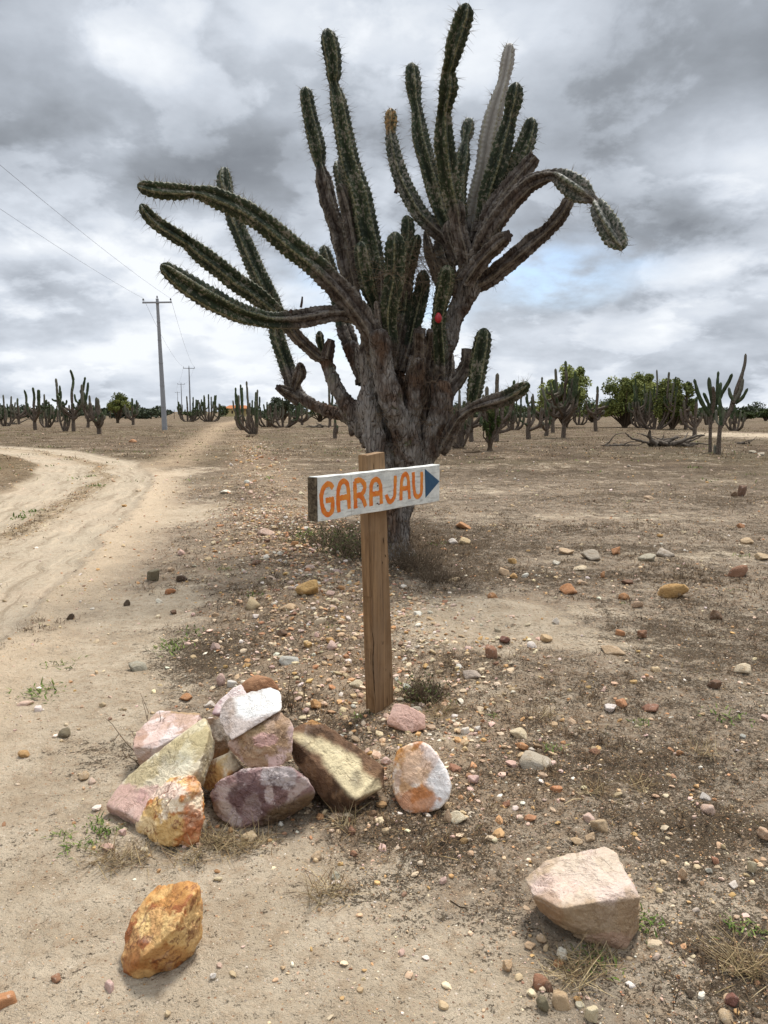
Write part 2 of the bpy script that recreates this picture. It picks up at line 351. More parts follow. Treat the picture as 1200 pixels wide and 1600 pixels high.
    tyre = t.noise(svc.outputs[0], 9, 5, .7); tr2 = t.m('MULTIPLY', t.m('MULTIPLY', t.ramp(tyre, .5, .64), road), .62); c = t.mix(tr2, c, S(130, 114, 92)); c = t.mix(t.m('MULTIPLY', t.m('MULTIPLY', t.ramp(tyre, .48, .36), road), .35), c, S(204, 184, 156))
    # grit: single coloured grains
    for scl, thr, k in ((70, .30, .75), (150, .32, .55)):
        vn = t.new('ShaderNodeTexVoronoi'); t.put(vn.inputs['Vector'], co); vn.inputs['Scale'].default_value = scl
        cs = t.new('ShaderNodeSeparateColor'); t.put(cs.inputs[0], vn.outputs['Color'])
        gcol = t.cramp(cs.outputs[0], [(0, S(92, 66, 50)), (.3, S(168, 118, 78)), (.55, S(206, 178, 146)), (.8, S(226, 212, 194)), (1, S(128, 116, 106))])
        gm = t.m('MULTIPLY', t.ramp(vn.outputs['Distance'], thr, thr - .08), t.m('LESS_THAN', cs.outputs[1], .28))
        c = t.mix(t.m('MULTIPLY', gm, k), c, gcol)
    # dried-mud cracks in the earth heap
    crk = t.m('MULTIPLY', t.ramp(t.vor(co, 26, 'DISTANCE_TO_EDGE'), .035, .0), t.ramp(dark, .55, .8))
    c = t.mix(t.m('MULTIPLY', crk, .8), c, S(52, 40, 30))
    h = t.m('ADD', t.m('MULTIPLY', nS, 1.0), t.m('MULTIPLY', nF, .45)); h = t.m('ADD', h, t.m('MULTIPLY', nG, .16)); h = t.m('SUBTRACT', h, t.m('MULTIPLY', crk, .5)); h = t.m('ADD', h, t.m('MULTIPLY', lm, .35))
    amt = t.m('SUBTRACT', 1.0, t.m('MULTIPLY', road, .6)); h = t.m('MULTIPLY', h, amt); h = t.m('ADD', h, t.m('MULTIPLY', t.m('MULTIPLY', tyre, road), 1.2))
    t.put(b.inputs['Normal'], t.bump(h, 1., .03))
    return c
me = mesh_np('ground', np.c_[XY, Zg], F, {k: M[k] for k in ('road', 'sand', 'dark', 'shoulder', 'track', 'strip', 'bank', 'verge', 'sd')})
MG = mat('dry_earth', ground_mat, .95, .12)
tag(obj('ground', me, MG), kind='structure')

# ============================================================ ROCKS
def icos(sub):
    bm = bmesh.new(); bmesh.ops.create_icosphere(bm, subdivisions=sub, radius=1)
    V = np.array([v.co[:] for v in bm.verts]); F = np.array([[v.index for v in f.verts] for f in bm.faces]); bm.free(); return V, F
ICO = {k: icos(k) for k in (1, 2, 3, 4, 5, 6, 7)}
def hull_planes(P):
    bm = bmesh.new()
    for p in P: bm.verts.new(p)
    bmesh.ops.convex_hull(bm, input=bm.verts[:]); bmesh.ops.recalc_face_normals(bm, faces=bm.faces[:])
    c = P.mean(0); pl = []
    for f in bm.faces:
        n = np.array(f.normal[:]); d = float(np.dot(n, np.array(f.verts[0].co[:]) - c))
        if d < 0: n, d = -n, -d
        if d > 1e-5: pl.append((n, d))
    bm.free(); return np.array([p[0] for p in pl]), np.array([p[1] for p in pl]), c
def star(N, D, sub, sharp=30):
    U, F = ICO[sub]; U = U / np.linalg.norm(U, axis=1)[:, None]
    q = np.maximum(U @ N.T, 1e-4) / D[None, :]; mx = q.max(1)
    k = (np.sum((q / mx[:, None]) ** sharp, 1)) ** (1 / sharp) * mx
    return U, F, 1 / k
def rock_mat(name, rough=.75, bump=.6, scl=1.0):
    def fn(t, co, b):
        c = t.attr('col', 'Color')
        n = t.noise(co, 60 * scl, 6, .7); n2 = t.noise(co, 300 * scl, 3, .6); n3 = t.noise(co, 14 * scl, 5, .6, .6)
        c = t.mix(t.m('MULTIPLY', t.ramp(n, .35, .75), .35), c, t.mix(1., c, (.52, .46, .42), 'MULTIPLY'))
        c = t.mix(t.m('MULTIPLY', t.ramp(n3, .55, .75), .3), c, t.mix(.5, c, (.75, .68, .6)))
        vein = t.m('SUBTRACT', 1., t.m('MULTIPLY', t.m('ABSOLUTE', t.m('SUBTRACT', t.noise(co, 5 * scl, 6, .65, .5), .5)), 42.), clamp=True)
        c = t.mix(t.m('MULTIPLY', t.m('MULTIPLY', vein, t.ramp(n3, .4, .6)), .4), c, t.mix(1., c, (.42, .33, .27), 'MULTIPLY'))
        h = t.m('ADD', n, t.m('MULTIPLY', n2, .3)); h = t.m('SUBTRACT', h, t.m('MULTIPLY', vein, .35))
        t.put(b.inputs['Normal'], t.bump(h, bump, .008))
        return c
    return mat(name, fn, rough, .3)
MR = rock_mat('quartzite', .72, .7); MRS = rock_mat('smooth_quartz', .5, .4); MRR = rock_mat('rough_sandstone', .92, 1.0)
def paint(V, N, base, cols, seed, scale, patches=(), veins=None, soft=False):
    """mineral colour of each vertex: base, noise-mixed second colours, then local patches (px,py,r,colour,strength) and rusty veins"""
    P = V * scale; C = np.tile(np.array(base), (len(V), 1))
    for k, (c, thr, soft) in enumerate(cols):
        m = sstep(thr - soft, thr + soft, fbm(P * (1 + .4 * k) + 5.7 * k, 5, seed + 7 * k, .6))[:, None]; C = C * (1 - m) + np.array(c) * m
    px, py, _ = topix(V); wob = fbm(V * 22, 5, seed + 50, .6); wob2 = fbm(V * 60, 4, seed + 55, .6)
    wobs = fbm(V * 20, 3, seed + 50, .5)
    for q_ in patches:
        if isinstance(q_[0], (list,)):
            pg, c, st = q_; pl = np.array(pg + [pg[0]], float); XYp = np.c_[px, py]; dd, _ = polydist(XYp, pl); ins = np.zeros(len(px), bool)
            for (x1, y1), (x2, y2) in zip(pl[:-1], pl[1:]): ins ^= ((y1 > py) != (y2 > py)) & (px < (x2 - x1) * (py - y1) / (y2 - y1 + 1e-9) + x1)
            sf = 6. if soft else 1.6; m = (sstep(-sf, sf, np.where(ins, dd, -dd) + 3.2 * wobs) * st)[:, None]; C = C * (1 - m) + np.array(c) * m; continue
        qx, qy, rx, ry, c, st = q_
        d = np.hypot((px - qx) / rx, (py - qy) / ry) + .35 * wob + .15 * wob2
        m = (sstep(1.12, .85, d) * st)[:, None]; C = C * (1 - m) + np.array(c) * m
    if veins:
        c, wd, st, vs = veins
        f = np.abs(fbm(V * vs + .3 * wob[:, None], 4, seed + 90)); m = (sstep(wd, wd * .25, f) * st)[:, None]; C = C * (1 - m) + np.array(c) * m
    return C
def hero(pts, label, cat, base, cols, sub=6, sharp=26, amp=.012, seed=1, scale=9, patches=(), veins=None, thick=None, strata=None, M_=None, lump=0.0, name='rock', group=None):
    g0 = GPILE if group == GP else ground(*max(pts, key=lambda q: q[1])[:2])[2]
    P = np.array([atz(px, py, z + g0) for px, py, z in pts])
    if thick: P = np.vstack([P, P + np.array(thick)])
    N, D, c = hull_planes(P); rq = np.random.default_rng(seed); nch = 9 if sharp > 50 else 10
    cn = rq.normal(size=(nch, 3)); cn /= np.linalg.norm(cn, axis=1)[:, None]; cd = np.max((P - c) @ cn.T, axis=0) * rq.uniform(.955, 1.0, nch)   # chips broken off edges and corners
    N = np.vstack([N, cn]); D = np.r_[D, cd]; U, F, r = star(N, D, sub, sharp); V = c + U * r[:, None]
    size = np.ptp(P, axis=0).mean()
    # facets: a few soft cuts, then rough surface
    st_ = fbm(V * 16, 3, seed + 31) * 3; st_ = (np.floor(st_) + sstep(.35, .65, st_ % 1)) / 3      # broken, stepped faces
    d = amp * .5 * fbm(V * 9, 3, seed) + amp * .55 * st_ + amp * .30 * ridged(V * 30, 4, seed + 3) + amp * .32 * fbm(V * 60, 4, seed + 5, .6)
    if lump: d += lump * (np.abs(fbm(V * 24, 3, seed + 8)) ** .8 - .4)
    if strata:
        n = np.array(strata[0], float); n /= np.linalg.norm(n); s_ = V @ n * strata[1] * .7 + 1.6 * fbm(V * 5, 4, seed + 12)
        d += strata[2] * .8 * ((s_ % 1) - .5) * np.clip(.3 + 2.2 * fbm(V * 9, 3, seed + 13), 0, 1.6)
    V = V + U * d[:, None]
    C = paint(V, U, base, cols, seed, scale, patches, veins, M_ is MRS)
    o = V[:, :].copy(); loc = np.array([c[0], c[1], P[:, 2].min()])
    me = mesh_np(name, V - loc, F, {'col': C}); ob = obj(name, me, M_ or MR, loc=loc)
    tag(ob, label, cat, group); return ob
GP = 'rocks piled beside the sign post'; GPILE = ground(380, 1296)[2]
W_ = S(232, 226, 216); CR = S(226, 208, 172); PK = S(208, 172, 158); OR = S(196, 132, 66); RU = S(150, 88, 44); BR = S(104, 78, 58); DB = S(72, 54, 42); PU = S(120, 84, 86); GY = S(150, 142, 132); YE = S(214, 184, 128)
# lone pink block, right foreground
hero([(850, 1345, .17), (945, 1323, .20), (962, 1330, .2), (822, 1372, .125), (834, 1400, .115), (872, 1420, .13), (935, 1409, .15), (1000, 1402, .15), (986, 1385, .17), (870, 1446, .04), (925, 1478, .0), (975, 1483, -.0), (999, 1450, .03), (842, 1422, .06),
      (850, 1420, -.04), (950, 1400, -.04), (990, 1420, -.04)], 'large pink and tan block of stone lying alone in the right foreground', 'rock', S(206, 186, 164),
     [(S(188, 164, 136), .1, .25), (S(214, 192, 176), .25, .2)], 7, 90, .008, 3, 7,
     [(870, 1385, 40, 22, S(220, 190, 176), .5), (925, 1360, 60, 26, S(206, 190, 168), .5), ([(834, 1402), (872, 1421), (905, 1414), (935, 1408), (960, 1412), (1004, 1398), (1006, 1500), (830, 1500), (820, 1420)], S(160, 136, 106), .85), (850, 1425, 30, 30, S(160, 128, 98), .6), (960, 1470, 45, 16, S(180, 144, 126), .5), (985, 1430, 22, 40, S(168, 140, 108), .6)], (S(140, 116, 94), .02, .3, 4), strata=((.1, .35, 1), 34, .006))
# orange boulder, bottom left
hero([(247, 1381, .15), (287, 1377, .2), (313, 1383, .21), (309, 1400, .19), (293, 1407, .2), (273, 1452, .16), (217, 1500, .07), (217, 1530, 0), (192, 1521, .0), (189, 1493, .03), (207, 1427, .10), (227, 1400, .13), (267, 1517, .0), (300, 1494, .01), (315, 1463, .06), (314, 1430, .12),
      (250, 1450, -.04), (300, 1450, -.04)], 'orange and yellow quartz boulder standing alone at bottom left', 'rock', S(204, 160, 102),
     [(S(176, 122, 68), .12, .2), (S(220, 184, 124), .18, .18), (S(152, 92, 50), .35, .12)], 7, 70, .009, 8, 11,
     [(262, 1395, 50, 22, S(204, 150, 82), .5), (245, 1445, 26, 30, S(222, 186, 124), .45), (300, 1450, 14, 40, S(226, 194, 136), .45), (255, 1500, 50, 18, S(160, 106, 54), .5), (205, 1480, 15, 40, S(158, 94, 46), .55)],
     (S(112, 66, 38), .05, .75, 9), lump=.005, M_=MRS)
# --- the pile
hero([(208, 1287, .04), (225, 1258, .1), (265, 1213, .19), (299, 1207, .22), (318, 1220, .21), (324, 1255, .14), (318, 1292, .07), (310, 1326, .0), (259, 1329, .0), (211, 1306, .0), (240, 1260, -.03), (310, 1262, -.03), (290, 1240, .2)],
     'yellow veined quartz boulder at the front left of the rock pile', 'rock', S(216, 178, 116), [(S(184, 116, 60), .12, .2), (S(230, 210, 180), .15, .2)], 7, 16, .012, 12, 12,
     [(255, 1235, 34, 12, S(230, 206, 188), .85), (225, 1290, 22, 14, S(232, 206, 160), .6), (303, 1290, 16, 36, S(186, 120, 84), .65), (305, 1225, 16, 26, S(176, 108, 56), .55)], (S(126, 70, 36), .06, .85, 13), lump=.010, M_=MRS, group=GP)
hero([(163, 1258, .05), (197, 1214, .13), (265, 1163, .24), (321, 1117, .33), (328, 1139, .31), (311, 1202, .2), (262, 1245, .12), (215, 1284, .05)],
     'long pale yellow-green slab leaning on the left side of the rock pile', 'rock', S(212, 200, 172), [(S(190, 174, 136), .12, .22), (S(222, 214, 188), .2, .2)], 7, 100, .007, 15, 8,
     [(195, 1255, 45, 34, S(208, 170, 156), .9), (238, 1245, 22, 18, S(200, 160, 150), .7), (300, 1150, 34, 30, S(200, 184, 136), .45), (270, 1185, 24, 12, S(140, 134, 110), .4)], (S(128, 110, 74), .035, .5, 9), thick=(.01, .05, -.085), strata=((.2, .1, 1), 60, .004), group=GP)
hero([(248, 1110, .2), (312, 1114, .22), (304, 1140, .19), (285, 1147, .18), (242, 1170, .13), (207, 1168, .13), (211, 1145, .15)],
     'flat pale pink slab at the back left of the rock pile', 'rock', S(210, 184, 172), [(S(190, 160, 140), .1, .2), (S(222, 206, 198), .2, .2)], 7, 110, .006, 18, 9, [(215, 1150, 14, 20, S(170, 132, 108), .6), (300, 1112, 40, 5, S(170, 140, 92), .7)], (S(140, 106, 88), .03, .5, 8), thick=(.02, .03, -.10), strata=((0, .1, 1), 70, .003), group=GP)
hero([(304, 1206, .1), (322, 1190, .16), (345, 1178, .2), (363, 1173, .2), (383, 1197, .15), (352, 1218, .12), (324, 1240, .04), (312, 1225, .05), (350, 1215, -.02), (385, 1210, .0), (360, 1190, -.02)],
     'smooth cream and yellow quartz stone wedged in the middle of the pile', 'rock', S(218, 188, 132), [(S(196, 144, 80), .15, .2), (S(232, 216, 184), .15, .2)], 6, 14, .008, 22, 10, [(375, 1190, 20, 16, S(230, 214, 184), .8), (325, 1215, 22, 20, S(206, 152, 86), .5)], (S(150, 88, 50), .05, .7, 8), M_=MRS, group=GP)
hero([(325, 1243, .12), (345, 1222, .17), (381, 1202, .21), (423, 1199, .22), (450, 1197, .23), (478, 1214, .2), (492, 1240, .13), (482, 1256, .07), (440, 1284, .0), (406, 1291, .0), (367, 1297, .0), (336, 1272, .04), (423, 1266, .05), (478, 1240, .11), (360, 1230, -.03), (470, 1230, -.03)],
     'dark purple and white quartzite rock at the front of the pile', 'rock', S(142, 114, 110), [(S(108, 82, 80), .08, .2), (S(186, 168, 162), .22, .14)], 7, 80, .013, 25, 8,
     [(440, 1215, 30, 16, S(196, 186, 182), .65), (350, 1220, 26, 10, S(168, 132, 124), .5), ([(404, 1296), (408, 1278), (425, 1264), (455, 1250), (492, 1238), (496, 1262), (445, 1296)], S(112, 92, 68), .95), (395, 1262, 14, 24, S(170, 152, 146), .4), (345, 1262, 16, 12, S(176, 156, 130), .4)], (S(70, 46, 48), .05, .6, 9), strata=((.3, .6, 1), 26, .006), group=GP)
hero([(449, 1150, .26), (460, 1136, .28), (488, 1124, .3), (509, 1134, .29), (560, 1168, .22), (600, 1199, .15), (603, 1228, .08), (556, 1251, .1), (534, 1276, .0), (524, 1270, .0), (496, 1242, .07), (457, 1186, .18), (520, 1190, -.03), (580, 1215, -.03), (470, 1190, .0)],
     'dark brown rock with a cream yellow broken face right of the pile', 'rock', S(116, 88, 66), [(S(88, 66, 48), .08, .2), (S(138, 108, 80), .2, .2)], 7, 110, .007, 28, 12,
     [([(452, 1148), (468, 1148), (490, 1152), (515, 1160), (540, 1172), (562, 1188), (566, 1205), (592, 1218), (597, 1236), (556, 1248), (548, 1244), (524, 1212), (497, 1180), (475, 1163)], S(220, 204, 164), 1), ([(552, 1205), (560, 1205), (566, 1225), (556, 1238), (548, 1220)], S(128, 118, 98), .6), (488, 1127, 20, 6, S(176, 132, 82), .9)], None, M_=MRR, group=GP)
hero([(618, 1173, .2), (635, 1159, .235), (664, 1156, .24), (683, 1173, .22), (703, 1207, .15), (709, 1230, .11), (701, 1257, .05), (681, 1271, .01), (641, 1275, .0), (621, 1262, .02), (608, 1224, .09), (611, 1196, .15), (640, 1200, -.03), (690, 1220, -.03)],
     'rounded white and rusty orange boulder just in front of the sign post', 'rock', S(216, 178, 132), [(S(184, 124, 74), .12, .18), (S(232, 212, 192), .12, .2)], 7, 14, .007, 32, 9,
     [([(668, 1158), (684, 1168), (706, 1205), (712, 1232), (704, 1258), (682, 1272), (674, 1262), (676, 1240), (664, 1218), (676, 1196), (668, 1178)], S(236, 230, 224), 1), (668, 1180, 18, 26, S(226, 204, 190), .8), (648, 1250, 34, 20, S(180, 114, 64), .8), (637, 1180, 26, 16, S(208, 150, 78), .6), (633, 1215, 16, 30, S(150, 100, 62), .55), (650, 1200, 26, 26, S(228, 192, 160), .8)], (S(130, 78, 46), .035, .5, 9), M_=MRS)
hero([(357, 1163, .26), (362, 1144, .3), (412, 1116, .35), (435, 1113, .36), (450, 1124, .35), (458, 1137, .33), (455, 1187, .23), (427, 1202, .19), (389, 1199, .19), (358, 1172, .23), (410, 1175, .12), (440, 1150, .15)],
     'angular pink-brown rock sitting on top of the purple rock', 'rock', S(186, 158, 134), [(S(160, 130, 100), .05, .22), (S(206, 176, 166), .2, .2)], 7, 90, .009, 36, 8,
     [(390, 1135, 34, 14, S(150, 128, 92), .7), (370, 1165, 14, 20, S(146, 118, 82), .5), (415, 1155, 18, 12, S(204, 160, 156), .6)], (S(110, 84, 62), .04, .6, 9), strata=((.5, .2, 1), 30, .006), group=GP)
hero([(344, 1125, .32), (347, 1103, .36), (358, 1091, .39), (423, 1074, .42), (440, 1080, .42), (439, 1110, .38), (408, 1119, .36), (361, 1158, .28), (352, 1148, .29), (380, 1130, .24), (425, 1110, .24)],
     'white faced stone on the very top of the rock pile', 'rock', S(200, 186, 176), [(S(180, 162, 148), .1, .2), (S(220, 210, 204), .2, .2)], 7, 110, .006, 40, 10,
     [([(366, 1090), (400, 1080), (424, 1072), (441, 1078), (440, 1112), (412, 1116), (385, 1121), (370, 1116)], S(238, 236, 230), 1)], (S(140, 122, 108), .03, .4, 9), strata=((-.6, .2, 1), 60, .003), group=GP)
hero([(375, 1072, .26), (378, 1064, .28), (401, 1053, .3), (424, 1059, .3), (437, 1074, .27), (440, 1100, .2), (380, 1100, .16), (410, 1070, .05), (430, 1080, .05), (385, 1085, .05)],
     'rounded brown rock at the back of the pile behind the white stone', 'rock', S(160, 118, 84), [(S(136, 94, 62), .1, .2)], 6, 20, .008, 44, 9, (), (S(110, 76, 50), .04, .4, 8), group=GP)
hero([(330, 1117, .22), (337, 1100, .25), (366, 1073, .3), (378, 1068, .3), (385, 1085, .28), (360, 1110, .24), (345, 1122, .2), (370, 1100, .1), (345, 1112, .1)],
     'mauve stone edging the back of the pile left of the white stone', 'rock', S(186, 158, 156), [(S(160, 128, 126), .1, .2), (S(212, 196, 190), .25, .2)], 6, 26, .008, 47, 9, (), (S(120, 90, 88), .04, .4, 8), group=GP)
hero([(318, 1122, .24), (345, 1120, .25), (360, 1156, .18), (358, 1176, .13), (340, 1195, .06), (312, 1202, .06), (314, 1158, .15), (345, 1160, -.02), (320, 1165, -.02), (350, 1180, .0)],
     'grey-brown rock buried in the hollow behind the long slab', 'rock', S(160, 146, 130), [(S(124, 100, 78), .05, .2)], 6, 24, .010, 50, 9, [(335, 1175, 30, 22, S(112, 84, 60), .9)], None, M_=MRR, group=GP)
hero([(615, 1098, .11), (636, 1101, .11), (665, 1117, .075), (665, 1139, .02), (641, 1146, -.0), (606, 1135, .02), (604, 1130, .04), (640, 1130, -.03), (655, 1120, -.03)],
     'flat pink stone leaning at the foot of the sign post', 'rock', S(204, 168, 152), [(S(182, 144, 124), .1, .2)], 6, 50, .006, 53, 9, (), (S(150, 110, 92), .03, .4, 7), strata=((.7, .1, .6), 50, .003))

# ------------------------------------------------------------ loose stones
CN = {'white': S(232, 224, 210), 'cream': S(216, 198, 166), 'tan': S(196, 168, 134), 'ochre': S(196, 154, 96), 'orange': S(190, 134, 90), 'pink': S(212, 182, 166), 'red-brown': S(146, 100, 76), 'brown': S(112, 84, 64),
      'dark': S(74, 60, 50), 'grey': S(176, 166, 148), 'blue-grey': S(180, 178, 168), 'maroon': S(128, 82, 74), 'olive': S(112, 104, 82)}
def stone_mat(t, co, b):
    oi = t.new('ShaderNodeObjectInfo'); c0 = oi.outputs['Color']
    ad = t.new('ShaderNodeVectorMath', operation='ADD'); t.put(ad.inputs[0], co); cr = t.new('ShaderNodeCombineXYZ')
    for k in range(3): t.put(cr.inputs[k], t.m('MULTIPLY', oi.outputs['Random'], 20. + 7 * k))
    t.put(ad.inputs[1], cr.outputs[0]); v = ad.outputs[0]
    n = t.noise(v, 1.3, 5, .6, .5); n2 = t.noise(v, 7, 5, .7); n3 = t.noise(v, 2.4, 4, .6)
    c = t.mix(t.m('MULTIPLY', t.ramp(n, .5, .7), .6), c0, t.mix(1., c0, (.68, .58, .48), 'MULTIPLY'))
    c = t.mix(t.m('MULTIPLY', t.ramp(n3, .58, .7), .55), c, t.mix(.6, c0, (.8, .72, .62)))
    c = t.mix(t.m('MULTIPLY', t.ramp(n2, .5, .8), .4), c, t.mix(1., c, (.5, .45, .4), 'MULTIPLY'))
    t.put(b.inputs['Normal'], t.bump(n2, .5, .12))
    return c
MST = mat('loose_stone', stone_mat, .75, .25)
def template(seed, sub, nplanes, sharp):
    r_ = np.random.default_rng(seed); N = r_.normal(size=(nplanes, 3)); N /= np.linalg.norm(N, axis=1)[:, None]
    Qm, _ = np.linalg.qr(r_.normal(size=(3, 3))); N = np.vstack([N, Qm[:2], -Qm[:1], -(Qm[1:2] + .5 * Qm[2:3]), Qm[2:3] + .4 * Qm[0:1], -Qm[2:3]]); N /= np.linalg.norm(N, axis=1)[:, None]; D = r_.uniform(.6, 1.05, len(N)); U, F, r = star(N, D, sub, sharp)
    V = U * r[:, None]; V += U * (.06 * fbm(V * 1.6, 3, seed) + .035 * ridged(V * 5, 3, seed + 2))[:, None]
    V /= np.abs(V).max(0); return V, F
STM = [mesh_np('stone', *template(100 + k, 4 if k < 10 else 3, 8 + k % 5, 18 + 10 * (k % 4))) for k in range(14)]
for m_ in STM: m_.materials.append(MST)
LAND = [('the sign post', ground(592, 1100)), ('the rock pile', ground(330, 1250)), ('the white and orange boulder', ground(655, 1270)), ('the pink block', ground(915, 1460)), ('the orange boulder', ground(250, 1500)),
        ('the big cactus', ground(605, 860)), ('the dirt road', ground(200, 830)), ('the right edge of the photo', ground(1190, 1000)), ('the right edge of the photo', ground(1190, 1300)), ('the bottom right corner', ground(1150, 1570)), ('the bottom left corner', ground(40, 1570)), ('the left edge of the photo', ground(20, 1150)), ('the footpath', ground(300, 710)), ('the flat grey stones', ground(1030, 866)), ('the large ochre stone', ground(1050, 930)), ('the big grey stone', ground(834, 1195)), ('the tall brown stone far right', ground(1157, 775)), ('the long ochre stone', ground(483, 925))]
STONES = []
def stone(px, py, wpx, hpx, cname, known=True, P=None, size=None):
    if P is None:
        G = ground(px, py + hpx * .35); dep = topix(G[None])[2][0]; wid = wpx / FPX * dep; hei = max(hpx / FPX * dep, .35 * wid)
    else: G = P; wid, hei = size
    me = STM[rng.integers(len(STM))]; o = bpy.data.objects.new('stone', me); COL.objects.link(o)
    zr = hei * .62; o.location = (G[0], G[1], G[2] + zr * .36); o.scale = (wid * .52, wid * rng.uniform(.4, .55), zr)
    o.rotation_euler = (rng.normal() * .12, rng.normal() * .15, rng.normal() * .45 + (math.pi if rng.random() < .5 else 0))
    c = (np.array(CN[cname]) * .85 + .15 * np.array(S(176, 152, 122))) * rng.uniform(.9, 1.08) * rng.uniform(.96, 1.04, 3); o.color = (*np.clip(c, 0, .9), 1)
    STONES.append([o, G, wid, cname, known]); return o
KN = """1050 921 48 26 ochre;888 919 30 20 orange;975 931 22 14 orange;996 944 18 11 tan;766 1017 25 22 red-brown;788 999 22 12 maroon;1117 959 20 18 brown;1152 892 30 20 red-brown;925 867 35 20 grey;1037 864 32 16 grey;1011 870 28 12 grey;725 845 20 12 tan;707 846 15 10 white;786 893 19 14 tan;802 899 13 10 ochre;820 899 13 9 white;769 930 18 13 orange;969 988 17 14 orange;1002 991 17 15 red-brown;955 1014 36 14 tan;831 1008 16 11 white;852 997 25 13 tan;735 1052 30 14 grey;1160 1042 30 18 cream;1118 1068 22 16 brown;970 1097 20 16 orange;954 1105 24 10 white;1019 1105 28 12 red-brown;1023 1045 18 11 tan;868 879 14 8 white;883 861 28 12 tan;963 860 16 14 orange;1167 846 22 12 tan;1191 869 22 12 tan;1157 767 14 22 brown;1148 772 12 10 brown;1012 777 16 8 tan;801 876 15 10 ochre;908 908 18 8 tan;981 909 22 8 brown;906 887 26 8 cream;869 970 12 12 white;652 958 16 10 white;708 905 22 8 tan;724 821 26 10 orange;942 898 8 12 orange;834 1187 58 26 grey;810 1144 30 18 cream;815 1165 20 11 orange;728 1140 16 14 white;745 1138 12 10 white;738 1217 20 14 pink;792 1255 16 10 red-brown;902 1312 22 10 tan;923 1307 18 14 tan;937 1287 30 20 tan;919 1276 20 16 pink;1065 1365 14 20 tan;1175 1354 16 20 cream;1192 1303 24 20 tan;879 1491 22 18 white;842 1532 28 18 red-brown;849 1567 22 24 olive;857 1541 14 14 brown;873 1558 28 32 tan;926 1582 26 26 cream;903 1560 12 9 ochre;792 1508 20 18 tan;1144 1560 26 24 maroon;1134 1588 24 20 tan;930 1172 18 10 red-brown;827 1476 20 11 tan;1021 1474 28 12 cream;1062 1175 12 9 orange;846 1466 16 12 tan;38 1178 18 12 ochre;132 1212 24 12 tan;143 1220 13 9 pink;101 1144 22 16 olive;5 1561 36 28 orange;87 1527 18 12 red-brown;171 1538 18 20 pink;262 1583 13 9 tan;60 1106 16 8 white;193 1300 14 10 pink;392 1309 30 12 tan;333 1524 10 11 white;242 898 26 26 olive;284 903 18 15 dark;199 942 12 12 dark;111 963 12 11 dark;213 1041 32 18 grey;283 863 16 11 pink;353 768 16 7 white;266 923 18 11 orange;248 939 12 9 white;208 689 14 6 orange;394 943 26 22 tan;363 1067 18 14 white;346 1062 14 22 pink;483 918 38 26 ochre;500 971 20 14 cream;462 848 12 9 orange;485 885 18 9 pink;450 948 28 12 tan;518 1008 18 14 pink;450 1030 34 16 blue-grey;557 1068 24 14 cream;440 987 22 12 brown;400 878 18 10 brown;415 830 28 12 pink;292 1088 22 12 orange;482 1007 16 8 ochre;337 960 14 9 tan;635 1074 18 12 blue-grey;603 1185 20 14 pink;715 1275 34 20 cream;494 1100 20 14 ochre;549 1297 14 14 red-brown;552 1333 14 9 red-brown;496 1336 22 13 tan;525 1369 16 14 grey;657 1073 9 9 orange;1100 1245 18 10 blue-grey;1077 1313 10 10 cream;1108 1360 12 10 blue-grey;1116 1343 14 10 red-brown;328 1100 18 12 white;160 1100 12 8 tan;40 1098 24 8 pink;272 955 12 7 brown;620 1060 8 9 white;1190 710 14 6 grey;1175 706 12 6 grey;1180 1580 16 10 dark;1078 1552 12 12 dark;1195 1120 16 8 pink;1160 1150 10 8 blue-grey;540 1225 10 8 tan;495 868 10 6 brown;700 1275 12 26 tan"""
for q in KN.split(';'):
    a = q.split(); stone(float(a[0]), float(a[1]), float(a[2]), float(a[3]), a[4])

# random stones: density from the same masks; the largest in view are single objects, the rest one gravel mesh
PAL = ['tan', 'cream', 'orange', 'ochre', 'pink', 'white', 'red-brown', 'brown', 'grey']; PP = np.array([.30, .20, .09, .09, .14, .08, .04, .03, .04]); PP /= PP.sum()
HERO_XY = [(ground(x, y)[:2], r) for x, y, r in ((915, 1430, .15), (255, 1460, .12), (270, 1270, .16), (400, 1240, .2), (530, 1215, .16), (655, 1225, .11), (260, 1180, .25), (400, 1150, .24), (592, 1100, .06), (605, 860, .35), (330, 1190, .3))]
def scatter(dens, rmin, rmax, smin, smax, power=2.2, mode='gravel', reg=None):
    A = .5 * (rmax ** 2 - rmin ** 2) * R(60); n = rng.poisson(dens * A); r = np.sqrt(rng.uniform(rmin ** 2, rmax ** 2, n)); th = rng.uniform(R(-30), R(30), n)
    P = np.c_[r * np.sin(th), r * np.cos(th)]; m = masks(P)
    cl = .5 + .5 * fbm(np.c_[P * 1.6, np.zeros(n)], 3, 77)
    p = .22 + .8 * np.clip(m['bank'], 0, 1) + .3 * np.clip(cl, 0, 1.2) ** 2 + .9 * m['strip'] - .28 * m['sand'] + .3 * m['verge']
    px, py, _ = topix(np.c_[P, np.zeros(n)])
    p += .30 * sstep(-.35, -.02, m['sd']) * sstep(.3, 0, m['sd']) + .25 * sstep(900, 1200, px) * sstep(1000, 1400, py) + .28 * sstep(380, 560, px) * sstep(1180, 1350, py) + .10 * sstep(1000, 1150, py)
    p = np.where(m['road'] > .4, .03 + .95 * m['strip'], p); p *= np.where(m['track'] > .6, .4, 1)
    if reg is not None: p = reg(P, m)
    keep = rng.random(n) < np.clip(p, .015, 1)
    for c, rr in HERO_XY: keep &= np.hypot(P[:, 0] - c[0], P[:, 1] - c[1]) > rr
    P = P[keep]; s = smin * (smax / smin) ** (rng.random(len(P)) ** power); return P, s
